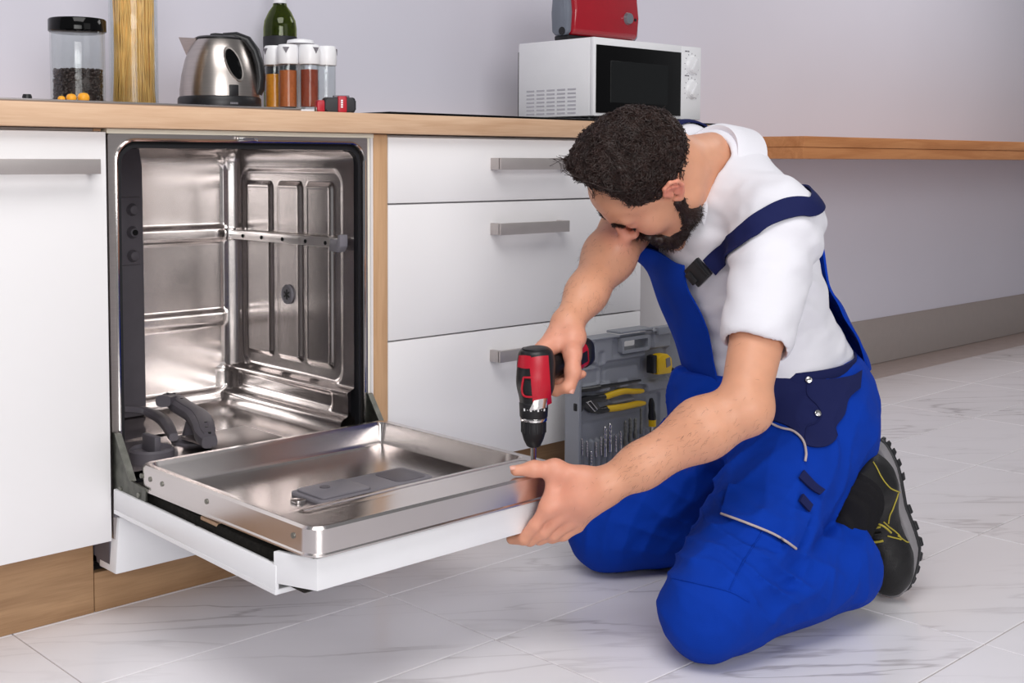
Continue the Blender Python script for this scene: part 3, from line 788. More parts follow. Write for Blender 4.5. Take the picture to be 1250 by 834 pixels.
# spice rack: white carousel with glass spice jars
cx, cy = at(367, 90, 1, 0.235)[0], 0.235
u = thing('spice_rack', 'white spice carousel standing beside the kettle, holding four glass jars', 'spice rack', (cx, cy, HZ))
bm = BM(); lathe(bm, [(0, 0), (0.082, 0), (0.084, 0.003), (0.082, 0.006), (0, 0.008)], (cx, cy, TOPZ+0.0060), 40); mobj('tray', bm, 'plastic_white', u)
bm = BM(); cyl(bm, (cx, cy, HZ+0.007), (cx, cy, HZ+0.16), 0.010); mobj('stem', bm, 'plastic_white', u)
bm = BM(); lathe(bm, [(0, 0.1500), (0.030, 0.1500), (0.028, 0.157), (0.014, 0.160), (0, 0.160)], (cx, cy, HZ), 30); mobj('crown', bm, 'plastic_white', u)
for col, nm in (('#d98a1c', 'turmeric'), ('#b5602f', 'curry'), ('#8f3a22', 'paprika'), ('#e9e6df', 'salt')):
    plain(nm, col, 0.8, var=0.15, scale=200)
for i, (nm, lab, fillh) in enumerate((('turmeric', 'glass spice jar of yellow turmeric in the white carousel', 0.074), ('curry', 'glass spice jar of orange curry powder in the white carousel', 0.080), ('paprika', 'glass spice jar of red paprika in the white carousel', 0.082), ('salt', 'nearly empty clear glass spice jar in the white carousel', 0.012))):
    a = math.atan2(-_fw[1], -_fw[0])-1.15+i*0.80
    rr = 0.058 if i not in (3,) else 0.060
    jx, jy = cx+rr*math.cos(a), cy+rr*math.sin(a)
    z0 = TOPZ+0.0142
    j = thing('spice_jar', lab, 'jar', (jx, jy, z0), group='spice jars in the carousel')
    bm = BM(); r_ = 0.0205
    lathe(bm, [(0, 0), (r_-0.002, 0), (r_, 0.002), (r_, 0.094), (r_-0.0016, 0.094), (r_-0.0016, 0.004), (0, 0.003)], (jx, jy, z0), 28); mobj('glass_body', bm, 'glass_clear', j, 50)
    bm = BM(); lathe(bm, [(0, 0.0034), (r_-0.0022, 0.0044), (r_-0.0022, fillh), (0, fillh+0.002)], (jx, jy, z0), 28); mobj('spice', bm, nm, j)
    bm = BM(); lathe(bm, [(0, 0.0935), (r_+0.0015, 0.0935), (r_+0.0022, 0.096), (r_+0.0022, 0.128), (r_-0.001, 0.134), (0, 0.136)], (jx, jy, z0), 28)
    cap = mobj('cap', bm, 'plastic_white', j)
    q = Matrix.Translation((jx, jy, z0)) @ Matrix.Rotation(a, 4, 'Z')
    bm = BM(); prism(bm, [(-0.007, 0.128), (0.007, 0.128), (0, 0.115)], 0, r_-0.002, r_+0.0030, M=q @ Matrix.Rotation(R(18), 4, 'Z')); mobj('pour_flap', bm, 'plastic_mid', cap)
# small red and black tape measure at the front of the worktop
cx, cy = at(413, 127, 1, 0.005)[0], 0.012
u = thing('tape_measure', 'small black and red tape measure at the front edge of the worktop', 'tape measure', (cx, cy, TOPZ))
M = Matrix.Translation((cx, cy, TOPZ)) @ Matrix.Rotation(-YAW*0.55, 4, 'Z')
plain('gadget_black', '#26262b', 0.5, var=0.1)
bm = BM(); prism(bm, rrect(-0.026, 0.036, 0.0, 0.030, 0.006), 1, -0.014, 0.014, 0.003, M=M); mobj('case', bm, 'gadget_black', u)
bm = BM(); prism(bm, rrect(0.000, 0.018, 0.0004, 0.0325, 0.003), 1, -0.0165, 0.0165, 0.002, M=M); bd = mobj('red_band', bm, 'red_plastic', u)
bm = BM()
for k in range(4): box(bm, 0.0055, 0.0095, -0.0172, -0.0164, 0.0095+k*0.0042, 0.0125+k*0.0042, M=M)
mobj('white_mark', bm, 'plastic_white', bd)
bm = BM(); prism(bm, rrect(-0.041, -0.024, 0.001, 0.024, 0.004), 1, -0.011, 0.011, 0.002, M=M); hk = mobj('nose', bm, 'red_plastic', u)
bm = BM(); box(bm, -0.0425, -0.0405, -0.008, 0.008, 0.002, 0.010, 0.0005, M=M); mobj('hook', bm, 'zinc', hk)
bm = BM(); box(bm, -0.006, 0.026, -0.006, 0.006, 0.0300, 0.0345, 0.0015, M=M); mobj('lock_slide', bm, 'plastic_mid', u)
bm = BM(); prism(bm, rrect(0.0355, 0.0385, 0.006, 0.024, 0.001), 1, -0.008, 0.008, 0.0005, M=M); mobj('belt_clip', bm, 'gadget_black', u)

# microwave
mx0, my0 = 1.309, 0.050
mx1 = 1.742; myb = float(at(633, 47, 0, mx0)[1]); mz1 = 1.1165; mz0 = GZ+0.010
u = thing('microwave_oven', 'white microwave oven with black glass door and two dial knobs', 'microwave', ((mx0+mx1)/2, (my0+myb)/2, GZ))
bm = BM(); box(bm, mx0, mx1, my0+0.012, myb, mz0, mz1, 0.003, 2); mobj('cabinet', bm, 'plastic_white', u)
for x in (mx0+0.04, mx1-0.04):
    for y in (my0+0.05, myb-0.04):
        bm = BM(); cyl(bm, (x, y, GZ), (x, y, mz0+0.001), 0.012); mobj('foot', bm, 'plastic_black', u)
bm = BM(); box(bm, mx0+0.01, mx1-0.01, myb, myb+0.012, mz0+0.005, mz1-0.02, 0.002); mobj('rear_grille', bm, 'plastic_black', u)
doorx = float(at(832, 60, 1, my0)[0])
bm = BM(); box(bm, mx0, doorx, my0, my0+0.0115, mz0, mz1, 0.002, 2); dr = mobj('door', bm, 'plastic_white', u)
plain('mw_window', '#0d0f10', 0.12, var=0.2, scale=400)
bm = BM(); box(bm, mx0+0.008, doorx-0.004, my0-0.003, my0-0.0002, mz0+0.008, mz1-0.018, 0.001, 2); dg = mobj('door_glass', bm, 'glass_black', dr)
bm = BM(); box(bm, mx0+0.060, doorx-0.060, my0-0.0036, my0-0.0030, mz0+0.035, mz1-0.055, 0.0001, 1); mobj('window_mesh', bm, 'mw_window', dg)
bm = BM(); box(bm, doorx+0.001, mx1, my0, my0+0.0115, mz0, mz1, 0.002, 2); pn = mobj('control_panel', bm, 'plastic_white', u)
kxm = (doorx+mx1)/2+0.002
for z in (1.068, 1.004):
    bm = BM(); lathe(bm, [(0, 0), (0.025, 0), (0.0255, 0.002), (0.024, 0.003), (0.021, 0.009), (0.019, 0.010), (0, 0.010)], (kxm, my0+0.0002, z), 32, Matrix.Rotation(R(90), 4, 'X')); kb = mobj('dial', bm, 'plastic_white', pn)
    bm = BM(); box(bm, -0.004, 0.004, -0.0125, -0.0095, -0.019, 0.019, 0.001, M=Matrix.Translation((kxm, my0, z)) @ Matrix.Rotation(R(35), 4, 'Y')); mobj('dial_grip', bm, 'plastic_white', kb)
    bm = BM()
    for k in range(11):
        a = R(-140+28*k); box(bm, -0.0007, 0.0007, -0.0006, 0.0004, 0.0285, 0.032, M=Matrix.Translation((kxm, my0, z)) @ Matrix.Rotation(a, 4, 'Y'))
    mobj('dial_scale', bm, 'plastic_mid', pn)
    bm = BM(); box(bm, kxm-0.030, kxm-0.020, my0-0.0006, my0+0.0005, z+0.034, z+0.037); box(bm, kxm-0.018, kxm-0.012, my0-0.0006, my0+0.0005, z+0.034, z+0.037); mobj('dial_caption', bm, 'plastic_mid', pn)
plain('vent_grey', '#b9b7bf', 0.6)
d_ = (myb-my0-0.012)
for c_ in range(5):
    for r_ in range(7):
        y = my0+0.012+d_*(0.24+0.145*c_); z = 0.933+r_*0.0098
        bm = BM(); box(bm, mx0-0.0006, mx0+0.001, y-0.014, y+0.014, z-0.0022, z+0.0022); mobj('vent_slot', bm, 'vent_grey', u)
# toaster on top of the microwave
ty = 0.130
tx0 = float(at(697, 40, 1, ty)[0]); tx1 = float(at(781, 40, 1, ty)[0])
tl = tx1-tx0; tcx = (tx0+tx1)/2; tyb = float(at(671, 40, 0, tx0)[1]); tcy = (ty+tyb)/2
u = thing('toaster', 'glossy red toaster with grey ends standing on the microwave', 'toaster', (tcx, tcy, mz1))
tw = (tyb-ty)
def side_prof(ins):
    return [(-tw/2+ins+0.012, 0.012), (tw/2-ins-0.012, 0.012), (tw/2-ins, 0.022), (tw/2-ins+0.004, 0.07), (tw/2-ins-0.006, 0.15), (tw/2-ins-0.03, 0.185), (-tw/2+ins+0.03, 0.185), (-tw/2+ins+0.006, 0.15), (-tw/2+ins-0.004, 0.07), (-tw/2+ins, 0.022)]
bm = BM(); prism(bm, [(tcy+a, mz1+b) for a, b in side_prof(0)], 0, tx0+0.012, tx1-0.004, 0.010, 3); mobj('shell', bm, 'red_gloss', u, 40)
plain('toaster_grey', '#767c88', 0.35, var=0.03)
bm = BM(); prism(bm, [(tcy+a*0.80, mz1+b*0.98) for a, b in side_prof(0.004)], 0, tx0-0.004, tx0+0.014, 0.004, 2); en = mobj('end_panel', bm, 'toaster_grey', u, 40)
bm = BM(); prism(bm, [(tcy+a*0.80, mz1+b*0.98) for a, b in side_prof(0.004)], 0, tx1-0.006, tx1+0.004, 0.003, 2); mobj('end_panel', bm, 'toaster_grey', u, 40)
bm = BM(); cyl(bm, (tx0-0.006, tcy-0.01, mz1+0.022), (tx0-0.003, tcy-0.01, mz1+0.022), 0.010); mobj('cord_port', bm, 'plastic_black', en)
bm = BM(); box(bm, tx0+0.004, tx1-0.01, ty+0.012, tyb-0.012, mz1, mz1+0.0125, 0.003); mobj('base', bm, 'plastic_black', u)
kc = at(765, 23, 1, ty)
plain('dial_grey', '#8d929a', 0.3, 0.5)
bm = BM(); lathe(bm, [(0, 0), (0.016, 0), (0.016, 0.004), (0.0135, 0.014), (0, 0.014)], (kc[0], ty+0.002, kc[2]), 28, Matrix.Rotation(R(90), 4, 'X')); mobj('dial', bm, 'dial_grey', u)
kc2 = at(769.5, 25, 1, ty)
bm = BM(); cyl(bm, (kc[0]+0.030, ty+0.004, kc[2]-0.001), (kc[0]+0.030, ty-0.005, kc[2]-0.001), 0.004, n=14); mobj('stop_button', bm, 'plastic_black', u)
for k in (-0.03, 0.03):
    bm = BM(); box(bm, tx0+0.04, tx1-0.04, tcy+k-0.012, tcy+k+0.012, mz1+0.1800, mz1+0.1862, 0.001); mobj('slot', bm, 'plastic_black', u)

# ================================================================ implicit-surface modelling (for the person, clothes and boots)
def nv(v):
    v = np.array(v, float); return v/np.linalg.norm(v)
_rs = np.random.RandomState(7)
_HT = _rs.rand(64, 64, 64)*2-1
def noise3(P):
    i = np.floor(P).astype(int); f = P-i; f = f*f*(3-2*f); i &= 63; j = (i+1) & 63
    x0, y0, z0 = i[..., 0], i[..., 1], i[..., 2]; x1, y1, z1 = j[..., 0], j[..., 1], j[..., 2]
    fx, fy, fz = f[..., 0], f[..., 1], f[..., 2]
    def lp(a, b, t): return a+(b-a)*t
    return lp(lp(lp(_HT[x0, y0, z0], _HT[x1, y0, z0], fx), lp(_HT[x0, y1, z0], _HT[x1, y1, z0], fx), fy),
              lp(lp(_HT[x0, y0, z1], _HT[x1, y0, z1], fx), lp(_HT[x0, y1, z1], _HT[x1, y1, z1], fx), fy), fz)
def fbm(P, o=3):
    s, a = 0, 1.0
    for k in range(o):
        s = s+a*noise3(P*(2**k)+k*7.3); a *= 0.5
    return s
class Field:
    """an ordered list of rounded shapes joined by smooth union / subtraction"""
    def __init__(self): self.pr = []; self.disp = None; self.dmax = 0.0
    def add(self, fn, k, op): self.pr.append((fn, k, op)); return self
    def cone(self, a, b, r1, r2=None, k=0.02, op='u', flat=None, fs=1.0):
        a = np.array(a, float); b = np.array(b, float); r2 = r1 if r2 is None else r2
        ba = b-a; L2 = max(ba @ ba, 1e-12)
        fl = None if flat is None else nv(flat)
        def fn(P):
            d = P-a; t = np.clip(d @ ba/L2, 0, 1); q = d-t[..., None]*ba
            if fl is not None:
                c = q @ fl; q = q+(c*(1.0/fs-1.0))[..., None]*fl
            l = np.sqrt((q*q).sum(-1)); return (l-(r1+(r2-r1)*t))*(1.0 if fl is None else min(1.0, fs*1.15))
        return self.add(fn, k, op)
    def path(self, pts, rs, k=0.01, op='u', **kw):
        for i in range(len(pts)-1): self.cone(pts[i], pts[i+1], rs[i], rs[i+1], k, op, **kw)
        return self
    def ell(self, c, r, ax=None, k=0.02, op='u'):
        c = np.array(c, float); r = np.array(r if hasattr(r, '__len__') else (r, r, r), float)
        A = np.eye(3) if ax is None else np.array(ax, float)      # rows are the axes
        def fn(P):
            q = (P-c) @ A.T
            k0 = np.sqrt(((q/r)**2).sum(-1)); k1 = np.sqrt(((q/(r*r))**2).sum(-1))
            return np.where(k1 > 1e-9, k0*(k0-1)/np.maximum(k1, 1e-9), -r.min())
        return self.add(fn, k, op)
    def half(self, p, n, k=0.004, op='i'):
        p = np.array(p, float); n = nv(n)
        return self.add(lambda P: (P-p) @ n, k, op)     # 'i': keep the side against n
    def ev(self, P, sub=None):
        d = None
        for i, (fn, k, op) in enumerate(self.pr):
            if sub is not None and not sub[i]: continue
            e = fn(P)
            if op == 'u':
                if d is None: d = e
                else:
                    h = np.maximum(k-np.abs(d-e), 0)/k; d = np.minimum(d, e)-h*h*k*0.25
            elif d is not None:
                if op == 's': e = -e
                if True:
                    h = np.maximum(k-np.abs(d-e), 0)/k; d = np.maximum(d, e)+h*h*k*0.25
        if d is None: d = np.full(P.shape[:-1], 1.0)
        if self.disp is not None: d = d+self.disp(P)
        return d
    def grad(self, P, e=0.0015):
        g = np.stack([self.ev(P+np.eye(3)[i]*e)-self.ev(P-np.eye(3)[i]*e) for i in range(3)], -1)
        return g/np.maximum(np.linalg.norm(g, axis=-1, keepdims=True), 1e-9)
    def project(self, P, off=0.0, it=8):
        P = np.array(P, float)
        for _ in range(it):
            P = P-self.grad(P)*(self.ev(P)-off)[..., None]*0.9
        return P
    def hit(self, pix, off=0.0, t0=1.0, t1=3.4):
        """photo pixels -> the nearest points of this surface on their rays"""
        pix = np.array(pix, float).reshape(-1, 2)
        D = _fw+_rt*((pix[:, 0]-PPX)/FPX)[:, None]-_up*((pix[:, 1]-PPY)/FPX)[:, None]
        D = D/np.linalg.norm(D, axis=1, keepdims=True); t = np.full(len(pix), t0); best = np.full(len(pix), 9.0); bt = t.copy()
        for _ in range(140):
            d = self.ev(CAM+D*t[:, None])-off
            m = d < best; best = np.where(m, d, best); bt = np.where(m, t, bt)
            t = np.where(d > 2e-4, t+np.maximum(d*0.75, 2e-4), t)
            t = np.minimum(t, t1)
        return CAM+D*bt[:, None]
    def mesh(self, lo, hi, h, B=14):
        lo = np.array(lo, float); hi = np.array(hi, float)
        nb = np.ceil((hi-lo)/(h*B)).astype(int)
        ctr = np.stack(np.meshgrid(*[np.arange(n) for n in nb], indexing='ij'), -1).reshape(-1, 3)
        C = lo+(ctr+0.5)*h*B
        rad = h*B*0.5*1.7321
        E = np.stack([fn(C) for fn, k, op in self.pr], 1)
        sv, self.disp = self.disp, None
        dC = self.ev(C); self.disp = sv
        keep = np.abs(dC) < rad*1.25+self.dmax+0.004
        ks = np.array([k for _, k, _ in self.pr]); isu = np.array([op == 'u' for _, _, op in self.pr])
        N1 = B+1
        g = np.stack(np.meshgrid(*[np.arange(N1)]*3, indexing='ij'), -1).reshape(-1, 3)
        NY, NZ = nb[1]*B+2, nb[2]*B+2
        cid, cv, quads = [], [], []
        off8 = [(a, b, c) for a in (0, 1) for b in (0, 1) for c in (0, 1)]
        edges = [(i, j) for i in range(8) for j in range(i+1, 8) if sum(abs(np.array(off8[i])-np.array(off8[j]))) == 1]
        o8 = np.array(off8, float)
        for q in np.where(keep)[0]:
            em = E[q]
            umin = em[isu].min() if isu.any() else 0
            sub = (em < max(umin, dC[q])+2*rad+ks) | ~isu
            base = ctr[q]*B
            P = lo+(base+g)*h
            d = self.ev(P, sub).reshape(N1, N1, N1)
            s = d < 0
            if s.all() or not s.any(): continue
            cs = [s[a:a+B, b:b+B, c:c+B] for a, b, c in off8]
            cnt = sum(x.astype(np.int8) for x in cs)
            act = np.argwhere((cnt > 0) & (cnt < 8))
            if len(act):
                vals = np.stack([d[act[:, 0]+a, act[:, 1]+b, act[:, 2]+c] for a, b, c in off8], 1)
                acc = np.zeros((len(act), 3)); num = np.zeros(len(act))
                for i, j in edges:
                    vi, vj = vals[:, i], vals[:, j]; m = (vi < 0) != (vj < 0)
                    t = np.where(m, vi/np.where(m, vi-vj, 1), 0)
                    acc += np.where(m[:, None], o8[i]+t[:, None]*(o8[j]-o8[i]), 0); num += m
                ga = base+act
                cid.append((ga[:, 0]*NY+ga[:, 1])*NZ+ga[:, 2]); cv.append(lo+(ga+acc/num[:, None])*h)
            for ax in range(3):
                sl0 = [slice(0, B)]*3; sl1 = [slice(0, B)]*3; sl1[ax] = slice(1, B+1)
                a0 = s[tuple(sl0)]; a1 = s[tuple(sl1)]
                e = np.argwhere(a0 != a1)
                if not len(e): continue
                fl = a0[e[:, 0], e[:, 1], e[:, 2]]
                ge = base+e; u, v = (ax+1) % 3, (ax+2) % 3
                ids = []
                for du, dv in ((-1, -1), (0, -1), (0, 0), (-1, 0)):
                    w = ge.copy(); w[:, u] += du; w[:, v] += dv
                    ids.append((w[:, 0]*NY+w[:, 1])*NZ+w[:, 2])
                Q = np.stack(ids, 1); Q[~fl] = Q[~fl][:, ::-1]
                quads.append(Q)
        cid = np.concatenate(cid); cv = np.concatenate(cv); Q = np.concatenate(quads)
        cid, ui = np.unique(cid, return_index=True); cv = cv[ui]
        ix = np.clip(np.searchsorted(cid, Q), 0, len(cid)-1)
        ok = (cid[ix] == Q).all(1)
        return cv, ix[ok]
def np_mesh(name, V, Q, mat, parent, attr=None):
    """large quad mesh from arrays, optional per-vertex colour attribute 'tint'"""
    M = np.array(root_matrix(parent).inverted()); V = V @ M[:3, :3].T+M[:3, 3]
    me = bpy.data.meshes.new(name)
    me.vertices.add(len(V)); me.vertices.foreach_set('co', V.astype(np.float32).ravel())
    me.loops.add(Q.size); me.loops.foreach_set('vertex_index', Q.astype(np.int32).ravel())
    me.polygons.add(len(Q)); me.polygons.foreach_set('loop_start', np.arange(0, Q.size, Q.shape[1], dtype=np.int32))
    me.update(calc_edges=True)
    if attr is not None:
        a = me.color_attributes.new('tint', 'FLOAT_COLOR', 'POINT')
        a.data.foreach_set('color', np.concatenate([attr, np.ones((len(attr), 1))], 1).astype(np.float32).ravel())
    me.validate()
    return finish(name, me, mat, parent, None, True)
def sheet(name, G, nrmls, th, mat, parent, sharp=50):
    """a cloth patch from an (m,n,3) grid of points with a thickness along its normals"""
    m, n, _ = G.shape
    top = G+nrmls*th*0.5; bot = G-nrmls*th*0.5
    V = np.concatenate([top.reshape(-1, 3), bot.reshape(-1, 3)]); o = m*n
    F = grid_faces(m, n)+[tuple(o+x for x in f[::-1]) for f in grid_faces(m, n)]
    b = [i*n for i in range(m)]+[(m-1)*n+j for j in range(1, n)]+[i*n+n-1 for i in range(m-2, -1, -1)]+[j for j in range(n-2, 0, -1)]
    for k in range(len(b)):
        p, q = b[k], b[(k+1) % len(b)]; F.append((p, q, o+q, o+p))
    return raw(name, V, F, mat, parent, sharp)
def resample(pts, n):
    pts = np.array(pts, float)
    # Catmull-Rom through the points, evenly spaced
    P = np.vstack([2*pts[0]-pts[1], pts, 2*pts[-1]-pts[-2]])
    out = []
    for i in range(1, len(P)-2):
        for t in np.linspace(0, 1, 12, endpoint=False):
            p0, p1, p2, p3 = P[i-1], P[i], P[i+1], P[i+2]
            out.append(0.5*((2*p1)+(-p0+p2)*t+(2*p0-5*p1+4*p2-p3)*t*t+(-p0+3*p1-3*p2+p3)*t**3))
    out.append(P[-2]); out = np.array(out)
    s = np.concatenate([[0], np.cumsum(np.linalg.norm(np.diff(out, axis=0), axis=1))])
    q = np.linspace(0, s[-1], n)
    return np.stack([np.interp(q, s, out[:, i]) for i in range(out.shape[1])], 1)
def ribbon(name, field, pts, width, th, off, mat, parent, n=60, m=9, it=6, wid_dir=None):
    """a strap lying on a field's surface along a path of world points"""
    C = field.project(resample(pts, n), off, it)
    for _ in range(3): C[1:-1] = (C[:-2]+2*C[1:-1]+C[2:])/4
    T = np.gradient(C, axis=0); T /= np.linalg.norm(T, axis=1, keepdims=True)
    Nn = field.grad(C, 0.006)
    W = np.cross(Nn, T); W /= np.linalg.norm(W, axis=1, keepdims=True)
    ww = width if hasattr(width, '__len__') else [width]*n
    ww = np.interp(np.linspace(0, 1, n), np.linspace(0, 1, len(ww)), ww)
    G = C[:, None, :]+W[:, None, :]*(np.linspace(-0.5, 0.5, m)[None, :, None]*ww[:, None, None])
    G = field.project(G.reshape(-1, 3), off, 4).reshape(n, m, 3)
    NN = field.grad(G.reshape(-1, 3), 0.006).reshape(n, m, 3)
    return sheet(name, G, NN, th, mat, parent)
def cord(name, pts, r, mat, parent, n=60, seg=8):
    bm_ = BM(); tube(bm_, [tuple(p) for p in resample(pts, n)], r, seg)
    return mobj(name, bm_, mat, parent, None)
def patch_px(name, field, quad, th, off, mat, parent, m=24, n=24, smooth_n=0.006):
    """a cloth patch: four boundary polylines in photo pixels (bottom, right, top, left corners) hit onto a field"""
    (b, t) = quad
    b = resample(b, n); t = resample(t, n)
    px = np.stack([b+(t-b)*s for s in np.linspace(0, 1, m)], 0)
    G = field.hit(px.reshape(-1, 2), off).reshape(m, n, 3)
    NN = field.grad(G.reshape(-1, 3), smooth_n).reshape(m, n, 3)
    return sheet(name, G, NN, th, mat, parent)

# ================================================================ the person
def skin_material():
    m, nt, b = new_mat('skin'); L = nt.links.new
    at_ = N(nt, 'ShaderNodeAttribute'); at_.attribute_name = 'tint'
    tc = N(nt, 'ShaderNodeTexCoord')
    nz = N(nt, 'ShaderNodeTexNoise'); nz.inputs['Scale'].default_value = 45; nz.inputs['Detail'].default_value = 5
    L(tc.outputs['Object'], nz.inputs['Vector'])
    mr = N(nt, 'ShaderNodeMapRange'); mr.inputs['To Min'].default_value = 0.90; mr.inputs['To Max'].default_value = 1.08
    L(nz.outputs['Fac'], mr.inputs[0])
    mx = N(nt, 'ShaderNodeVectorMath', operation='SCALE'); L(at_.outputs['Color'], mx.inputs[0]); L(mr.outputs[0], mx.inputs['Scale'])
    L(mx.outputs[0], b.inputs['Base Color'])
    b.inputs['Roughness'].default_value = 0.48
    b.inputs['Subsurface Weight'].default_value = 0.12
    b.inputs['Subsurface Radius'].default_value = (0.010, 0.004, 0.002)
    b.inputs['Subsurface Scale'].default_value = 0.5
    n2 = N(nt, 'ShaderNodeTexNoise'); n2.inputs['Scale'].default_value = 500; n2.inputs['Detail'].default_value = 3
    L(tc.outputs['Object'], n2.inputs['Vector'])
    bp = N(nt, 'ShaderNodeBump'); bp.inputs['Strength'].default_value = 0.12; bp.inputs['Distance'].default_value = 0.001
    L(n2.outputs['Fac'], bp.inputs['Height']); L(bp.outputs[0], b.inputs['Normal'])
skin_material()
def cloth(name, col, rough=0.85, bump=0.25, var=0.06, sheen=0.0, scale=9):
    m_ = plain(name, col, rough, var=var, scale=scale, bump=bump, bscale=900, sheen=sheen)
    m_.node_tree.nodes['Principled BSDF'].inputs['Specular IOR Level'].default_value = 0.2
    return m_
cloth('overall_blue', '#0035a0', var=0.08, sheen=0.0)
cloth('overall_navy', '#191f4d', 0.8)
cloth('piping_grey', '#b7a9a6', 0.7)
cloth('shirt_white', '#e2e1e8', 0.9, 0.2, 0.015, 0.1)
cloth('sock_black', '#1c1b1e', 0.95, 0.5)
plain('hair_brown', '#2b1b17', 0.40, var=0.35, scale=60)
plain('leather_black', '#100f11', 0.5, var=0.15, scale=30, bump=0.25, bscale=300)
plain('sole_grey', '#848184', 0.6, var=0.08)
plain('stitch_yellow', '#a99a38', 0.7)
plain('nail', '#d9a08e', 0.3, var=0.02)

MAN = thing('person', 'kneeling person in white shirt and blue bib overalls drilling into the dishwasher door', 'person', (0.98, -0.62, 0))

# ---- joints (world metres)
pelvis = np.array((1.085, -0.640, 0.330)); C7 = np.array((0.955, -0.580, 0.835))
hipN, hipF = np.array((1.060, -0.725, 0.310)), np.array((1.115, -0.555, 0.310))
kneeN, kneeF = np.array((0.630, -0.790, 0.078)), np.array((0.855, -0.398, 0.078))
ankN, ankF = np.array((0.985, -0.812, 0.120)), np.array((1.225, -0.600, 0.120))
shN, shF = np.array((0.880, -0.760, 0.700)), np.array((1.040, -0.410, 0.745))
elN, elF = np.array((0.702, -0.812, 0.412)), np.array((0.835, -0.450, 0.682))
wrN, wrF = np.array((0.532, -0.668, 0.286)), np.array((0.618, -0.505, 0.530))
HC = np.array((0.758, -0.564, 0.785))
HL, HF, HU = nv((-0.3188, -0.8785, -0.3561)), nv((-0.2622, 0.4428, -0.8575)), nv((-0.9109, 0.1800, 0.3715))
HAX = np.stack([HL, HF, HU])
def hd(l, f, u): return HC+HL*l+HF*f+HU*u

body = Field()
# head
body.ell(hd(0, -0.014, 0.030), (0.074, 0.095, 0.087), HAX)
body.ell(hd(0, 0.028, -0.028), (0.059, 0.062, 0.084), HAX, 0.03)
body.ell(hd(0, 0.052, 0.042), (0.056, 0.040, 0.040), HAX, 0.03)
for s in (-1, 1):
    body.cone(hd(s*0.050, -0.002, -0.066), hd(s*0.012, 0.070, -0.104), 0.020, 0.018, 0.03)
    body.ell(hd(s*0.040, 0.062, -0.026), (0.024, 0.024, 0.026), HAX, 0.025)
    body.cone(hd(s*0.012, 0.091, 0.021), hd(s*0.042, 0.080, 0.022), 0.010, 0.009, 0.015)
body.ell(hd(0, 0.076, -0.104), (0.022, 0.018, 0.016), HAX, 0.02)
for s in (-1, 1):
    body.ell(hd(s*0.031, 0.100, 0.002), (0.017, 0.013, 0.011), HAX, 0.014, 's')
    body.ell(hd(s*0.031, 0.079, 0.001), (0.0145, 0.0125, 0.0120), HAX, 0.004)
body.cone(hd(0, 0.092, 0.016), hd(0, 0.113, -0.026), 0.0065, 0.0095, 0.012)
body.ell(hd(0, 0.113, -0.030), 0.0115, None, 0.008)
for s in (-1, 1): body.ell(hd(s*0.0115, 0.101, -0.035), (0.0075, 0.010, 0.0075), HAX, 0.006)
body.cone(hd(-0.016, 0.089, -0.064), hd(0.016, 0.089, -0.064), 0.007, 0.007, 0.008)
body.cone(hd(-0.014, 0.088, -0.074), hd(0.014, 0.088, -0.074), 0.0075, 0.0075, 0.007)
for s in (-1, 1):
    ep = [(0.072, 0.004, -0.012), (0.078, 0.006, 0.006), (0.083, -0.004, 0.018), (0.087, -0.018, 0.018), (0.087, -0.027, 0.006), (0.083, -0.025, -0.010), (0.077, -0.014, -0.022), (0.072, -0.002, -0.030), (0.070, 0.004, -0.024)]
    body.path([hd(s*a, b, c) for a, b, c in ep], [0.0035, 0.0038, 0.0040, 0.0040, 0.0038, 0.0036, 0.0042, 0.0052, 0.0045], 0.003)
    body.ell(hd(s*0.076, -0.010, -0.002), (0.004, 0.014, 0.018), HAX, 0.004)
    body.ell(hd(s*0.081, -0.004, -0.008), (0.006, 0.007, 0.008), HAX, 0.004, 's')
    body.path([hd(s*0.079, -0.002, 0.010), hd(s*0.083, -0.014, 0.006), hd(s*0.081, -0.018, -0.006)], [0.0025, 0.003, 0.0025], 0.003)
# neck and torso core
body.cone(hd(0, -0.040, -0.050), C7+(0.0, 0, -0.020), 0.056, 0.056, 0.04)
body.cone(hd(0, 0.000, -0.075), C7+(-0.050, -0.01, -0.075), 0.040, 0.050, 0.03)
mid = (shN+shF)/2
spine0 = nv(C7-pelvis)
body.cone(mid+(0.02, 0, -0.06), pelvis+(0, 0, 0.05), 0.105, 0.10, 0.08)
body.cone(C7+(0, 0, -0.07), shN, 0.045, 0.042, 0.05); body.cone(C7+(0, 0, -0.07), shF-spine0*0.01, 0.045, 0.040, 0.05)
for hp_, kn_, an_ in ((hipN, kneeN, ankN), (hipF, kneeF, ankF)):
    body.cone(pelvis+(0, 0, 0.02), hp_, 0.09, 0.085, 0.05); body.cone(hp_, kn_, 0.085, 0.052, 0.05)
    body.cone(kn_, kn_*0.6+an_*0.4+(0, 0, 0.01), 0.052, 0.050, 0.03); body.cone(kn_*0.6+an_*0.4+(0, 0, 0.01), an_, 0.050, 0.036, 0.03)
    body.cone(an_, an_+np.array((0.055, 0.0, 0.050)), 0.032, 0.026, 0.03)
# near (left) arm
uN = nv(elN-shN); fN = nv(wrN-elN); bend = nv(np.cross(uN, fN))
body.cone(shN, shN+uN*0.17, 0.050, 0.047, 0.04)
body.cone(shN+uN*0.17, elN, 0.047, 0.039, 0.03)
body.ell(elN+uN*0.010-fN*0.018, 0.032, None, 0.03)
body.cone(elN, elN+fN*0.075+(0, 0, 0.004), 0.041, 0.046, 0.02)
body.cone(elN+fN*0.075+(0, 0, 0.004), elN+fN*0.19, 0.046, 0.033, 0.03)
body.cone(elN+fN*0.19, wrN, 0.032, 0.027, 0.03, flat=bend, fs=1.0)
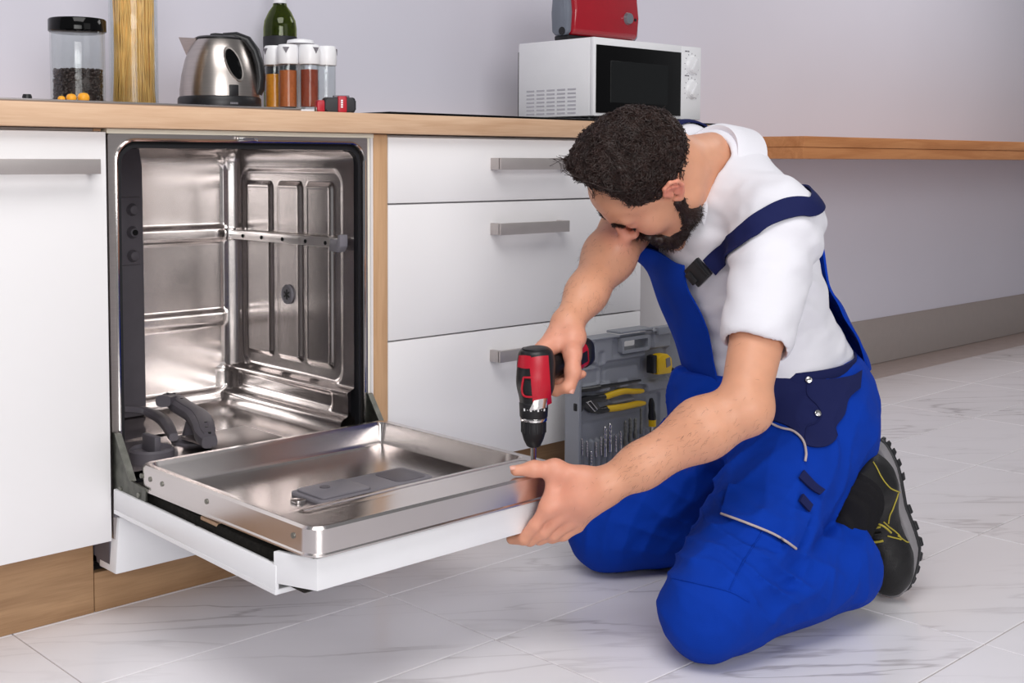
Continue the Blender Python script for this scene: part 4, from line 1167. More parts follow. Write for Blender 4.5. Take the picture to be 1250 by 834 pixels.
# far (right) arm
uF = nv(elF-shF); fF = nv(wrF-elF)
body.cone(shF, elF, 0.050, 0.043, 0.03)
body.cone(elF, elF+fF*0.08, 0.043, 0.045, 0.03)
body.cone(elF+fF*0.08, elF+fF*0.19, 0.045, 0.033, 0.03)
body.cone(elF+fF*0.19, wrF, 0.033, 0.027, 0.03)
# near hand: palm on the front of the door corner, thumb on top, fingers under the edge
KN = [np.array(p) for p in ((0.462, -0.606, 0.250), (0.480, -0.612, 0.232), (0.500, -0.616, 0.219), (0.520, -0.618, 0.211))]
for i, kk in enumerate(KN):
    body.cone(wrN+(kk-wrN)*0.10, kk, 0.022-0.001*i, 0.0125-0.0006*i, 0.014)
body.cone(wrN*0.55+KN[0]*0.225+KN[3]*0.225, wrN, 0.023, 0.027, 0.02)
FN = [[(0.448, -0.590, 0.220), (0.440, -0.572, 0.195), (0.436, -0.548, 0.190)],
      [(0.464, -0.594, 0.206), (0.455, -0.572, 0.190), (0.450, -0.540, 0.187)],
      [(0.483, -0.598, 0.199), (0.475, -0.574, 0.188), (0.470, -0.543, 0.186)],
      [(0.504, -0.602, 0.195), (0.497, -0.582, 0.187), (0.492, -0.555, 0.186)]]
for i, (kk, fp) in enumerate(zip(KN, FN)):
    r0 = (0.0108, 0.0108, 0.0104, 0.0094)[i]
    body.path([kk]+[np.array(p) for p in fp], [r0+0.0012, r0, r0*0.93, r0*0.80], 0.0045)
TN = [np.array(p) for p in ((0.512, -0.640, 0.296), (0.478, -0.606, 0.311), (0.449, -0.586, 0.3125), (0.425, -0.568, 0.3105))]
body.path([wrN*0.7+TN[0]*0.3]+TN, [0.022, 0.019, 0.0135, 0.0118, 0.0090], 0.012)
body.cone(TN[1], KN[0], 0.011, 0.0115, 0.016)
body.ell(wrN*0.45+(TN[1]+KN[0]+KN[1])/3*0.55, 0.0215, None, 0.02)
# far hand on the drill handle
HA, HB = np.array((0.512, -0.536, 0.452)), np.array((0.652, -0.500, 0.474))
hdir = nv(HB-HA)
KF = [np.array(p) for p in ((0.548, -0.508, 0.487), (0.570, -0.500, 0.491), (0.592, -0.494, 0.491), (0.612, -0.490, 0.488))]
for i, kk in enumerate(KF):
    body.cone(wrF+(kk-wrF)*0.12, kk, 0.021, 0.0125-0.0006*i, 0.014)
for i, kk in enumerate(KF):
    r0 = (0.0102, 0.0104, 0.0100, 0.0090)[i]
    p1 = kk+np.array((-0.004, 0.016, -0.034)); p2 = kk+np.array((-0.004, -0.004, -0.062+0.004*i)); p3 = kk+np.array((-0.002, -0.036, -0.064+0.004*i)); p4 = kk+np.array((0.0, -0.054, -0.056+0.004*i))
    body.path([kk, p1, p2, p3, p4], [r0+0.001, r0, r0, r0*0.93, r0*0.8], 0.004)
TF = [np.array(p) for p in ((0.603, -0.530, 0.508), (0.577, -0.552, 0.484), (0.564, -0.565, 0.456), (0.556, -0.567, 0.430))]
body.path([wrF]+TF, [0.024, 0.020, 0.0142, 0.0122, 0.0092], 0.012)
body.cone(TF[0], KF[0], 0.013, 0.012, 0.016)

V, Q = body.mesh((0.38, -0.95, 0.0), (1.40, -0.25, 0.97), 0.0030)
base = np.array(lin('#d59a7b')[:3]); pink = np.array(lin('#dc957f')[:3]); ear = np.array(lin('#e08a78')[:3]); lip = np.array(lin('#b8705f')[:3]); stub = np.array(lin('#6d5145')[:3])
tint = np.tile(base, (len(V), 1))
def mixin(w, c): 
    global tint
    tint = tint*(1-w[:, None])+c*w[:, None]
lf = (V-HC) @ HAX.T
mixin(0.7*np.exp(-(np.linalg.norm((V-(wrN+np.array((-0.06, 0.06, -0.02))))/np.array((0.09, 0.09, 0.09)), axis=1))**4), pink)
mixin(0.7*np.exp(-(np.linalg.norm((V-(wrF+np.array((-0.05, -0.02, -0.06))))/0.075, axis=1))**4), pink)
mixin(0.75*np.exp(-((lf[:, 0]/0.06)**4+((lf[:, 1]-0.09)/0.05)**4+((lf[:, 2]+0.02)/0.05)**4)), pink)
mixin(0.85*np.exp(-(((np.abs(lf[:, 0])-0.082)/0.012)**2+((lf[:, 1]+0.012)/0.03)**4+((lf[:, 2]+0.002)/0.032)**4)), ear)
mixin(0.8*np.exp(-((lf[:, 0]/0.018)**4+((lf[:, 1]-0.096)/0.010)**4+((lf[:, 2]+0.069)/0.010)**4)), lip)
np_mesh('body', V, Q, 'skin', MAN, tint)
# fine hairs on the forearms
def arm_hair(a0, a1, n_):
    t_ = _rs.rand(n_); q_ = a0+(a1-a0)*t_[:, None]+_rs.randn(n_, 3)*0.05
    q_ = body.project(q_, 0.0, 8); g_ = body.grad(q_)
    strands('arm_hair', q_, np.tile(nv(a1-a0), (n_, 1))*0.9+g_*0.35+np.array((0, 0, -0.25)), 0.010, 0.00011, 'hair_brown', MAN, 0.0006, seg=4, sides=3, jit=0.35)
# nails
for c, n_, t_ in ((TN[3], (-0.15, -0.45, 0.88), TN[3]-TN[2]), (TF[3], (-0.35, -0.93, 0.05), TF[3]-TF[2])):
    n_, t_ = nv(n_), nv(t_); n_ = nv(n_-t_*(n_ @ t_)); w_ = np.cross(t_, n_)
    gu, gv_ = np.meshgrid(np.linspace(-1, 1, 9), np.linspace(-1, 1, 9), indexing='ij')
    sq = np.maximum(np.abs(gu), np.abs(gv_))/np.maximum(np.hypot(gu, gv_), 1e-6); sq = 0.55+0.45*sq
    G = c+t_*0.004+(gu*sq*0.0060)[..., None]*t_+(gv_*sq*0.0052)[..., None]*w_+((0.0091-0.0022*gv_**2-0.001*gu**2))[..., None]*n_
    sheet('thumb_nail', G, np.tile(n_, G.shape[:2]+(1,)), 0.0008, 'nail', MAN)

# ---- hair, eyebrows, beard
def strands(name, P, D, length, r, mat, parent, curl=0.004, grav=None, seg=6, sides=4, jit=0.3, field=None, lift=0.0):
    """many thin tapering locks in one mesh"""
    rr = np.random.RandomState(len(P))
    vs, fs = [], []
    n = len(P)
    Ln = length*(0.6+0.8*rr.rand(n))
    D = D+rr.randn(n, 3)*jit; D /= np.linalg.norm(D, axis=1, keepdims=True)
    A = np.cross(D, rr.randn(n, 3)); A /= np.linalg.norm(A, axis=1, keepdims=True); Bn = np.cross(D, A)
    ph = rr.rand(n)*6.28; fr = 1.6+1.8*rr.rand(n)
    pts = []
    for k in range(seg+1):
        t = k/seg
        w = ph+fr*t*6.28*0.6
        q = P+D*(Ln*t)[:, None]+(A*(np.cos(w)-np.cos(ph))[:, None]+Bn*(np.sin(w)-np.sin(ph))[:, None])*curl
        if field is not None:
            d = field.ev(q); g = field.grad(q, 0.004)
            want = 0.0005+lift*t*(1.2-t)
            q = q+g*(want-d)[:, None]*np.where((d < want) | (d > want+0.006), 1.0, 0.3)[:, None]
        pts.append(q)
    for k in range(seg+1):
        a = pts[max(0, k-1)]; b = pts[min(seg, k+1)]; T = b-a; T /= np.maximum(np.linalg.norm(T, axis=1, keepdims=True), 1e-9)
        U_ = np.cross(T, A); U_ /= np.maximum(np.linalg.norm(U_, axis=1, keepdims=True), 1e-9); W_ = np.cross(T, U_)
        rad = r*(1-0.75*(k/seg)**2)
        for s in range(sides):
            an = 2*math.pi*s/sides
            vs.append(pts[k]+(U_*math.cos(an)+W_*math.sin(an))*rad)
    V = np.stack(vs, 0)          # (seg+1)*sides, n, 3
    V = V.transpose(1, 0, 2).reshape(-1, 3)
    per = (seg+1)*sides
    loc = []
    for k in range(seg):
        for s in range(sides):
            loc.append((k*sides+s, k*sides+(s+1) % sides, (k+1)*sides+(s+1) % sides, (k+1)*sides+s))
    loc = np.array(loc); Q = (loc[None]+(np.arange(n)*per)[:, None, None]).reshape(-1, 4)
    o = np_mesh(name, V, Q, mat, parent); o['kind'] = 'stuff'
    return o
hair = Field()
hair.ell(hd(0, -0.014, 0.036), (0.0775, 0.099, 0.090), HAX)
hair.ell(hd(0, 0.010, 0.080), (0.072, 0.088, 0.058), HAX, 0.03)
hair.ell(hd(0, 0.036, 0.090), (0.060, 0.052, 0.045), HAX, 0.03)
def hair_disp(P):
    q = (P-HC) @ HAX.T
    top = sstep(0.01, 0.07, q[..., 2])
    return -(0.0015+0.0065*top)*(fbm(P*55, 2)*0.8+0.25)
hair.disp = hair_disp; hair.dmax = 0.014
hair.half(hd(0, 0.052, 0.046), HF*0.80-HU*0.62, 0.022)                # front hairline
hair.half(hd(0, 0.0, -0.052), -HU*0.95-HF*0.25, 0.006)                # nape line
hair.ell(hd(0.095, -0.006, -0.012), (0.030, 0.026, 0.030), HAX, 0.006, 's')
hair.ell(hd(-0.095, -0.006, -0.012), (0.030, 0.026, 0.030), HAX, 0.006, 's')
for s in (-1, 1): hair.half(hd(s*0.06, 0.040, 0.0), HF*0.97+HL*s*0.2, 0.005)
V, Q = hair.mesh(HC-0.19, HC+0.19, 0.0030)
hcap = np_mesh('hair', V, Q, 'hair_brown', MAN)
rr = np.random.RandomState(5)
q = (V-HC) @ HAX.T
sel = rr.choice(len(V), 6500)
P0 = V[sel]; ql = q[sel]
g = hair.grad(P0, 0.004)
sw = np.stack([ql[:, 0]*4+0.3*np.sin(ql[:, 1]*60), 0.55+0*ql[:, 0], -0.2-ql[:, 2]*1.5], 1)      # growth: forwards over the crown
D0 = sw @ HAX+g*0.5
topw = sstep(0.0, 0.05, ql[:, 2]); keep = rr.rand(len(sel)) < 0.35+0.65*topw
strands('hair_curls', P0[keep], D0[keep], 0.032, 0.00090, 'hair_brown', hcap, 0.0060, field=hair, lift=0.004, seg=9, jit=0.30)
arm_hair(elN+fN*0.02, wrN-fN*0.02, 750); arm_hair(elF+fF*0.02, wrF-fF*0.02, 650)
# beard
bd = Field()
for s in (-1, 1):
    bd.cone(hd(s*0.056, 0.004, -0.040), hd(s*0.050, 0.014, -0.075), 0.0155, 0.0180, 0.02)
    bd.cone(hd(s*0.048, 0.014, -0.078), hd(s*0.016, 0.074, -0.105), 0.018, 0.019, 0.02)
    bd.cone(hd(s*0.020, 0.093, -0.058), hd(s*0.026, 0.086, -0.082), 0.0065, 0.0075, 0.01)
    bd.cone(hd(0, 0.100, -0.053), hd(s*0.022, 0.092, -0.058), 0.0058, 0.0060, 0.006)
for s in (-1, 1): bd.cone(hd(s*0.018, 0.048, -0.112), hd(s*0.042, 0.012, -0.090), 0.016, 0.015, 0.02)
bd.ell(hd(0, 0.055, -0.118), (0.034, 0.036, 0.020), HAX, 0.02)
bd.ell(hd(0, 0.077, -0.106), (0.028, 0.022, 0.024), HAX, 0.02)
bd.disp = lambda P: -0.0018*(fbm(P*160, 2)+0.2); bd.dmax = 0.004
V, Q = bd.mesh(HC-0.19, HC+0.19, 0.0028)
bcap = np_mesh('beard', V, Q, 'hair_brown', MAN)
sel = rr.choice(len(V), 3200); P0 = V[sel]; ok = body.ev(P0) > -0.001; P0 = P0[ok]
strands('beard_hairs', P0, bd.grad(P0, 0.003)*0.8+(-HU*0.7+HF*0.2), 0.007, 0.00045, 'hair_brown', bcap, 0.001, seg=4, sides=3)
for s in (-1, 1):
    pp = body.project(np.array([hd(s*0.013, 0.105, 0.020), hd(s*0.028, 0.105, 0.027), hd(s*0.046, 0.090, 0.022)]), 0.001)
    P0 = resample(pp, 260)+rr.randn(260, 3)*0.0016; P0 = body.project(P0, 0.0)
    strands('eyebrow', P0, np.tile(HL*s*0.8+HU*0.2, (260, 1))+body.grad(P0)*0.35, 0.008, 0.00042, 'hair_brown', MAN, 0.0005, seg=4, sides=3, jit=0.15)
    P0 = body.project(resample([hd(s*0.020, 0.100, -0.008), hd(s*0.031, 0.100, -0.011), hd(s*0.043, 0.092, -0.008)], 70), 0.0)
    strands('eyelashes', P0, np.tile(HF*0.7-HU*0.5, (70, 1)), 0.006, 0.0004, 'hair_brown', MAN, 0.0003, seg=4, sides=3, jit=0.1)

# ---- shirt
sax = nv(shN-shF); spine = nv(C7-pelvis); fwd = nv(np.cross(sax, spine)); 
if fwd[0] > 0: fwd = -fwd
spine = nv(np.cross(fwd, sax)); spine = spine if spine[2] > 0 else -spine
TAX = np.stack([sax, fwd, spine])
shirt = Field()
shirt.ell(mid+spine*-0.060+fwd*0.005, (0.168, 0.118, 0.170), TAX)
shirt.ell(pelvis*0.55+mid*0.45, (0.155, 0.125, 0.200), TAX, 0.10)
shirt.ell(pelvis+(0, 0, 0.075), (0.158, 0.125, 0.110), None, 0.08)
shirt.cone(C7+(0.005, 0, -0.040), shN+spine*0.012, 0.060, 0.060, 0.06)
shirt.cone(C7+(0.005, 0, -0.040), shF+spine*0.012, 0.060, 0.060, 0.06)
sleeveN = shN+uN*0.205
shirt.cone(shN, sleeveN, 0.070, 0.062, 0.05)
shirt.cone(shF, shF+uF*0.15, 0.068, 0.062, 0.05)
shirt.ell((0.985, -0.475, 0.845), 0.043, None, 0.05)
torso_only = Field(); torso_only.pr = list(shirt.pr)
def shirt_disp(P):
    a = P-mid
    st = np.stack([a @ sax*9, a @ fwd*9, a @ spine*22], -1)
    d = -0.0035*np.abs(fbm(st+3.1, 2))
    # folds running from the armpit
    arm = P-(shN-spine*0.06); w = np.exp(-(np.linalg.norm(arm, axis=-1)/0.13)**2)
    d = d-0.004*w*np.sin((arm @ nv((0.5, 0.1, 0.8)))*120+4*noise3(P*10))
    d = d-0.0035*fbm(np.stack([a @ sax*14+2*noise3(P*6), a @ fwd*14, a @ spine*30], -1), 2)*0.8
    # bagging above the waistband
    d = d-0.006*np.exp(-((P[..., 2]-0.44)/0.03)**2)*(0.5+0.5*noise3(P*22))
    return d
shirt.disp = shirt_disp; shirt.dmax = 0.018
# flat sleeve hem, hollow
def plane_cut(fld, p, n_, rmax, k=0.006):
    def fn(P):
        q_ = P-p; al = q_ @ n_; rad = np.linalg.norm(q_-al[..., None]*n_, axis=-1)
        return np.maximum(-al, rad-rmax)
    fld.add(fn, k, 's')
plane_cut(shirt, sleeveN+uN*0.030, nv(uN+0.10*fwd), 0.105)
shirt.cone(shN+uN*0.18, sleeveN+uN*0.10, 0.049, 0.052, 0.004, 's')
# neck opening
CC = np.array((0.902, -0.590, 0.785)); nax = nv((-0.80, 0.02, 0.58)); e_f = nv((-0.58, 0.0, -0.80)); e_f = nv(e_f-nax*(e_f @ nax)); e_s = np.cross(nax, e_f)
shirt.cone(C7+(0.01, 0, -0.025), CC-e_f*0.03-nax*0.03, 0.050, 0.060, 0.04)
shirt.cone(CC-nax*0.005, CC+nax*0.20, 0.070, 0.075, 0.010, 's', flat=e_s, fs=0.85)
shirt.half((1.06, -0.63, 0.405), (0.10, 0, -1.0), 0.01)
V, Q = shirt.mesh((0.60, -1.0, 0.36), (1.40, -0.25, 0.98), 0.0042)
shirt_o = np_mesh('shirt', V, Q, 'shirt_white', MAN)

# collar
prof = [(0.066, -0.010), (0.067, 0.006), (0.070, 0.018), (0.0745, 0.023), (0.080, 0.019), (0.087, 0.006), (0.096, -0.010), (0.104, -0.026)]
angs = np.linspace(R(24), R(336), 70)
G = np.zeros((len(angs), len(prof), 3)); Nn = np.zeros_like(G)
for i, a in enumerate(angs):
    er = e_f*math.cos(a)+e_s*math.sin(a); back = max(0.0, -math.cos(a))
    for j, (r_, h_) in enumerate(prof):
        rr_ = r_*(1.0+0.04*back); hh = h_*(0.85+0.35*back)
        G[i, j] = CC+nax*(0.004+hh)+e_f*math.cos(a)*rr_*1.22+e_s*math.sin(a)*rr_*0.98
    for j in range(len(prof)):
        t_ = G[i, min(j+1, len(prof)-1)]-G[i, max(j-1, 0)]; tt = -e_f*math.sin(a)+e_s*math.cos(a); Nn[i, j] = nv(np.cross(tt, t_))
sheet('collar', G, Nn, 0.003, 'shirt_white', shirt_o, 60)

# ---- overalls: trousers
tr = Field()
pl_l = nv(hipN-hipF); 
tr.ell(pelvis+(0.015, 0, 0.015), (0.168, 0.140, 0.125), np.stack([nv((pl_l[0], pl_l[1], 0)), nv((-pl_l[1], pl_l[0], 0)), (0, 0, 1)]))
tr.cone(pelvis+(0.0, 0.0, 0.03), pelvis+(-0.03, 0.01, 0.10), 0.150, 0.145, 0.06)
tr.cone(hipN, kneeN+(0.02, 0, 0.01), 0.114, 0.078, 0.06)
tr.cone(hipF, kneeF+(0.01, 0, 0.015), 0.108, 0.080, 0.05)
hemN, hemF = np.array((0.978, -0.826, 0.096)), np.array((1.235, -0.598, 0.098))
tr.cone(kneeN+(0.02, 0, 0.0), hemN, 0.076, 0.078, 0.007)
tr.cone(kneeF+(0.01, 0, 0.002), hemF, 0.080, 0.078, 0.007)
sN, sF = nv(hemN-kneeN), nv(hemF-kneeF)
def fold(x): return 1-np.abs(np.sin(x))**0.6        # sharp ridges with wide valleys
def tr_disp(P):
    d = 0
    n1, n2 = noise3(P*7+1.7), noise3(P*16+5.1)
    for hp_, kn_, hm_ in ((hipN, kneeN, hemN), (hipF, kneeF, hemF)):
        ax = nv(kn_-hp_); sh_ = nv(hm_-kn_)
        wb = np.exp(-(np.linalg.norm((P-(kn_+np.array((0.12, 0, 0.06))))/np.array((0.15, 0.15, 0.10)), axis=-1))**2)     # behind the knee
        d = d-0.016*wb*fold((P-kn_) @ nv(sh_*0.75+np.array((0, 0, 1)))*68+3.2*n1+1.0*n2)
        wh = np.exp(-(np.linalg.norm((P-(hp_+ax*0.09)), axis=-1)/0.12)**2)                                                  # groin
        d = d-0.012*wh*fold((P-hp_) @ nv(ax*0.8+np.array((0.2, 0, 0.9)))*62+3.5*n1+1.0*n2)
        ws = np.exp(-(np.linalg.norm((P-(kn_*0.40+hm_*0.60))/np.array((0.17, 0.14, 0.11)), axis=-1))**2)
        d = d-0.010*ws*fold((P-kn_) @ nv(np.array((-0.45, 0.3, 1.0)))*58+4.0*n1+0.8*n2)
        q_ = P-kn_; t_ = q_ @ ax; pr_ = q_-t_[..., None]*ax; sd_ = nv(np.cross(ax, (0, 0, 1)))
        wl = np.exp(-((t_+0.19)/0.14)**2)
        d = d-0.007*wl*fold((pr_ @ sd_)*48+(pr_ @ np.cross(sd_, ax))*22+3.0*n1+t_*9)
        wk = np.exp(-(np.linalg.norm((P-(kn_+np.array((0.0, 0, 0.02))))/0.10, axis=-1))**2)
        d = d-0.006*wk*fold((P-kn_) @ nv(np.array((0.9, 0.2, 0.5)))*34+4.5*n1)
    d = d*sstep(0.015, 0.085, P[..., 2])
    return d-0.005*fbm(P*9, 2)-0.0014*fbm(P*38, 2)
tr.disp = tr_disp; tr.dmax = 0.035
tr.half((0, 0, 0.0025), (0, 0, -1), 0.012)
# trouser-leg ends: cut and hollowed
def cutleg(hm, s_):
    def fn(P):
        q = P-hm; along = q @ s_; rad = np.linalg.norm(q-along[..., None]*s_, axis=-1)
        return np.maximum(0.030-along, rad-0.13)
    tr.add(fn, 0.004, 's')
    tr.cone(hm-s_*0.02, hm+s_*0.10, 0.062, 0.070, 0.004, 's')
cutleg(hemN, sN); cutleg(hemF, sF)
tr.ell((0.945, -0.580, 0.365), (0.062, 0.095, 0.085), None, 0.07)
wst = np.array((1.06, -0.63, 0.430)); wn = nv((-0.10, 0.02, 1.0))
tr.half(wst, wn, 0.006)
V, Q = tr.mesh((0.50, -0.98, -0.01), (1.42, -0.25, 0.50), 0.0042)
trousers = np_mesh('trousers', V, Q, 'overall_blue', MAN)
# waistband and navy hip panel
px_top = [(905, 448), (953, 457), (1000, 462), (1030, 459), (1052, 452)]
px_bot = [(905, 500), (930, 509), (981, 528), (1005, 541), (1050, 474)]
patch_px('hip_panel', tr, ([(900, 498), (930, 509), (965, 522), (984, 543), (1008, 545), (1022, 534), (1020, 522), (1031, 506), (1036, 487), (1050, 474)],
                           [(897, 452), (920, 456), (953, 460), (980, 462), (1000, 463), (1012, 463), (1022, 462), (1034, 460), (1044, 457), (1052, 452)]), 0.003, 0.003, 'overall_navy', trousers, 26, 44)
def ring_band(name, z0, z1, off, mat, par, n=90):
    G = np.zeros((n, 7, 3))
    for i in range(n):
        a = 2*math.pi*i/(n-1)
        for j, t in enumerate(np.linspace(0, 1, 7)):
            p = wst+np.array((0, 0, z0+(z1-z0)*t)); d_ = np.array((math.cos(a), math.sin(a), -0.0))
            G[i, j] = p+d_*0.16
    f = Field(); f.ell(wst+(0.0, 0, 0), (0.163, 0.140, 0.9), np.stack([nv((pl_l[0], pl_l[1], 0)), nv((-pl_l[1], pl_l[0], 0)), (0, 0, 1)]))
    H = f.project(G.reshape(-1, 3), off, 12).reshape(G.shape); Nn = f.grad(H.reshape(-1, 3)).reshape(G.shape)
    sl = (H-wst) @ np.array((-0.10, 0.02, 0)); H[..., 2] -= sl
    return sheet(name, H, Nn, 0.004, mat, par)
ring_band('waistband', -0.022, 0.012, 0.004, 'overall_navy', trousers)
# pocket flap with grey piping, tabs, buttons
flap_b = [(880, 627), (905, 636), (940, 650), (958, 660), (972, 670)]
flap_t = [(890, 591), (915, 596), (945, 606), (968, 620), (990, 628)]
pk = patch_px('pocket_flap', tr, (flap_b, flap_t), 0.004, 0.005, 'overall_blue', trousers, 18, 30)
cord('pocket_piping', tr.hit(resample(flap_b, 24), 0.008), 0.0022, 'piping_grey', pk)
cord('hip_piping', tr.hit(resample([(925, 508), (950, 521), (968, 526), (980, 537), (984, 552), (983, 563)], 30), 0.006), 0.0022, 'piping_grey', trousers)
patch_px('tool_loop', tr, ([(975, 583), (990, 597), (1001, 604)], [(981, 574), (996, 590), (1007, 598)]), 0.004, 0.007, 'overall_navy', trousers, 6, 12)
patch_px('pocket_tab', tr, ([(976, 612), (988, 625)], [(980, 603), (992, 616)]), 0.004, 0.008, 'overall_navy', trousers, 6, 8)
for px in ((987, 464), (998, 505)):
    c = tr.hit([px], 0.007)[0]; n_ = tr.grad(c[None], 0.006)[0]
    bm = BM(); cyl(bm, c-n_*0.002, c+n_*0.003, 0.0062, bev=0.0012, n=18); mobj('button', bm, 'steel_polished', trousers)
cord('fly_seam', tr.hit(resample([(985, 470), (986, 482), (998, 495), (1003, 506), (996, 516), (985, 522), (983, 545)], 26), 0.0055), 0.0012, 'overall_navy', trousers)
cord('knee_seam', tr.hit(resample([(818, 705), (850, 712), (890, 722), (915, 735)], 26), 0.001), 0.0010, 'overall_blue', trousers)
cord('side_seam', tr.hit(resample([(953, 612), (930, 650), (905, 690), (890, 722)], 26), 0.001), 0.0010, 'overall_blue', trousers)

# ---- bib, back panel, straps
def torso_patch(name, s0, s1, t0, t1, off, front, mat, par, m=34, n=26, ruf=0.0, shape=None):
    G = np.zeros((m, n, 3))
    for i, t in enumerate(np.linspace(t0, t1, m)):
        a, b = (s0, s1) if shape is None else shape(i/(m-1))
        for j, s in enumerate(np.linspace(a, b, n)):
            G[i, j] = mid+sax*s+fwd*(0.20 if front else -0.20)+spine*t
    sv = shirt.disp; shirt.disp = None
    H = torso_only.project(G.reshape(-1, 3), off, 14)
    Nn = torso_only.grad(H, 0.01)
    shirt.disp = sv
    H = H+Nn*(ruf*noise3(H*17))[:, None]
    return sheet(name, H.reshape(G.shape), Nn.reshape(G.shape), 0.004, mat, par)
bib = torso_patch('bib', -0.12, 0.10, -0.33, -0.045, 0.016, True, 'overall_blue', MAN, ruf=0.008, shape=lambda t: (-0.15+0.05*t, 0.15-0.06*t))
backp = torso_patch('back_panel', -0.12, 0.12, -0.36, -0.10, 0.014, False, 'overall_blue', MAN, ruf=0.014, shape=lambda t: (-0.15+0.06*t, 0.15-0.06*t))
spx = [(866, 327), (879, 314), (897, 295), (915, 279), (935, 265), (956, 256), (978, 250), (997, 250)]
sp_pts = list(shirt.hit(spx, 0.004))+[mid+sax*0.075-fwd*0.105+spine*0.02, mid+sax*0.06-fwd*0.13-spine*0.06, mid+sax*0.04-fwd*0.13-spine*0.13]
stN = ribbon('shoulder_strap', shirt, sp_pts, 0.036, 0.003, 0.005, 'overall_navy', MAN, 80)
sp2 = [mid-sax*0.085+fwd*0.13-spine*0.05, mid-sax*0.085+fwd*0.09+spine*0.06, np.array((0.975, -0.475, 0.890)), mid-sax*0.075-fwd*0.10+spine*0.03, mid-sax*0.04-fwd*0.13-spine*0.13]
stF = ribbon('shoulder_strap', shirt, sp2, 0.036, 0.003, 0.005, 'overall_navy', MAN, 80)
c = shirt.hit([(853, 332)], 0.012)[0]; t_ = nv(sp_pts[1]-sp_pts[0]); n_ = shirt.grad(c[None], 0.01)[0]; n_ = nv(n_-t_*(n_ @ t_)); w_ = np.cross(n_, t_)
MB = Matrix(((t_[0], w_[0], n_[0], c[0]), (t_[1], w_[1], n_[1], c[1]), (t_[2], w_[2], n_[2], c[2]), (0, 0, 0, 1)))
bm = BM(); box(bm, -0.020, 0.018, -0.020, 0.020, -0.004, 0.005, 0.002, 2, MB); bk = mobj('strap_buckle', bm, 'plastic_black', MAN)
bm = BM(); box(bm, -0.024, -0.010, -0.012, 0.012, 0.003, 0.008, 0.002, 2, MB); mobj('buckle_clip', bm, 'plastic_black', bk)
bm = BM(); box(bm, 0.008, 0.014, -0.018, 0.018, 0.004, 0.008, 0.0015, 2, MB); mobj('buckle_bar', bm, 'plastic_black', bk)

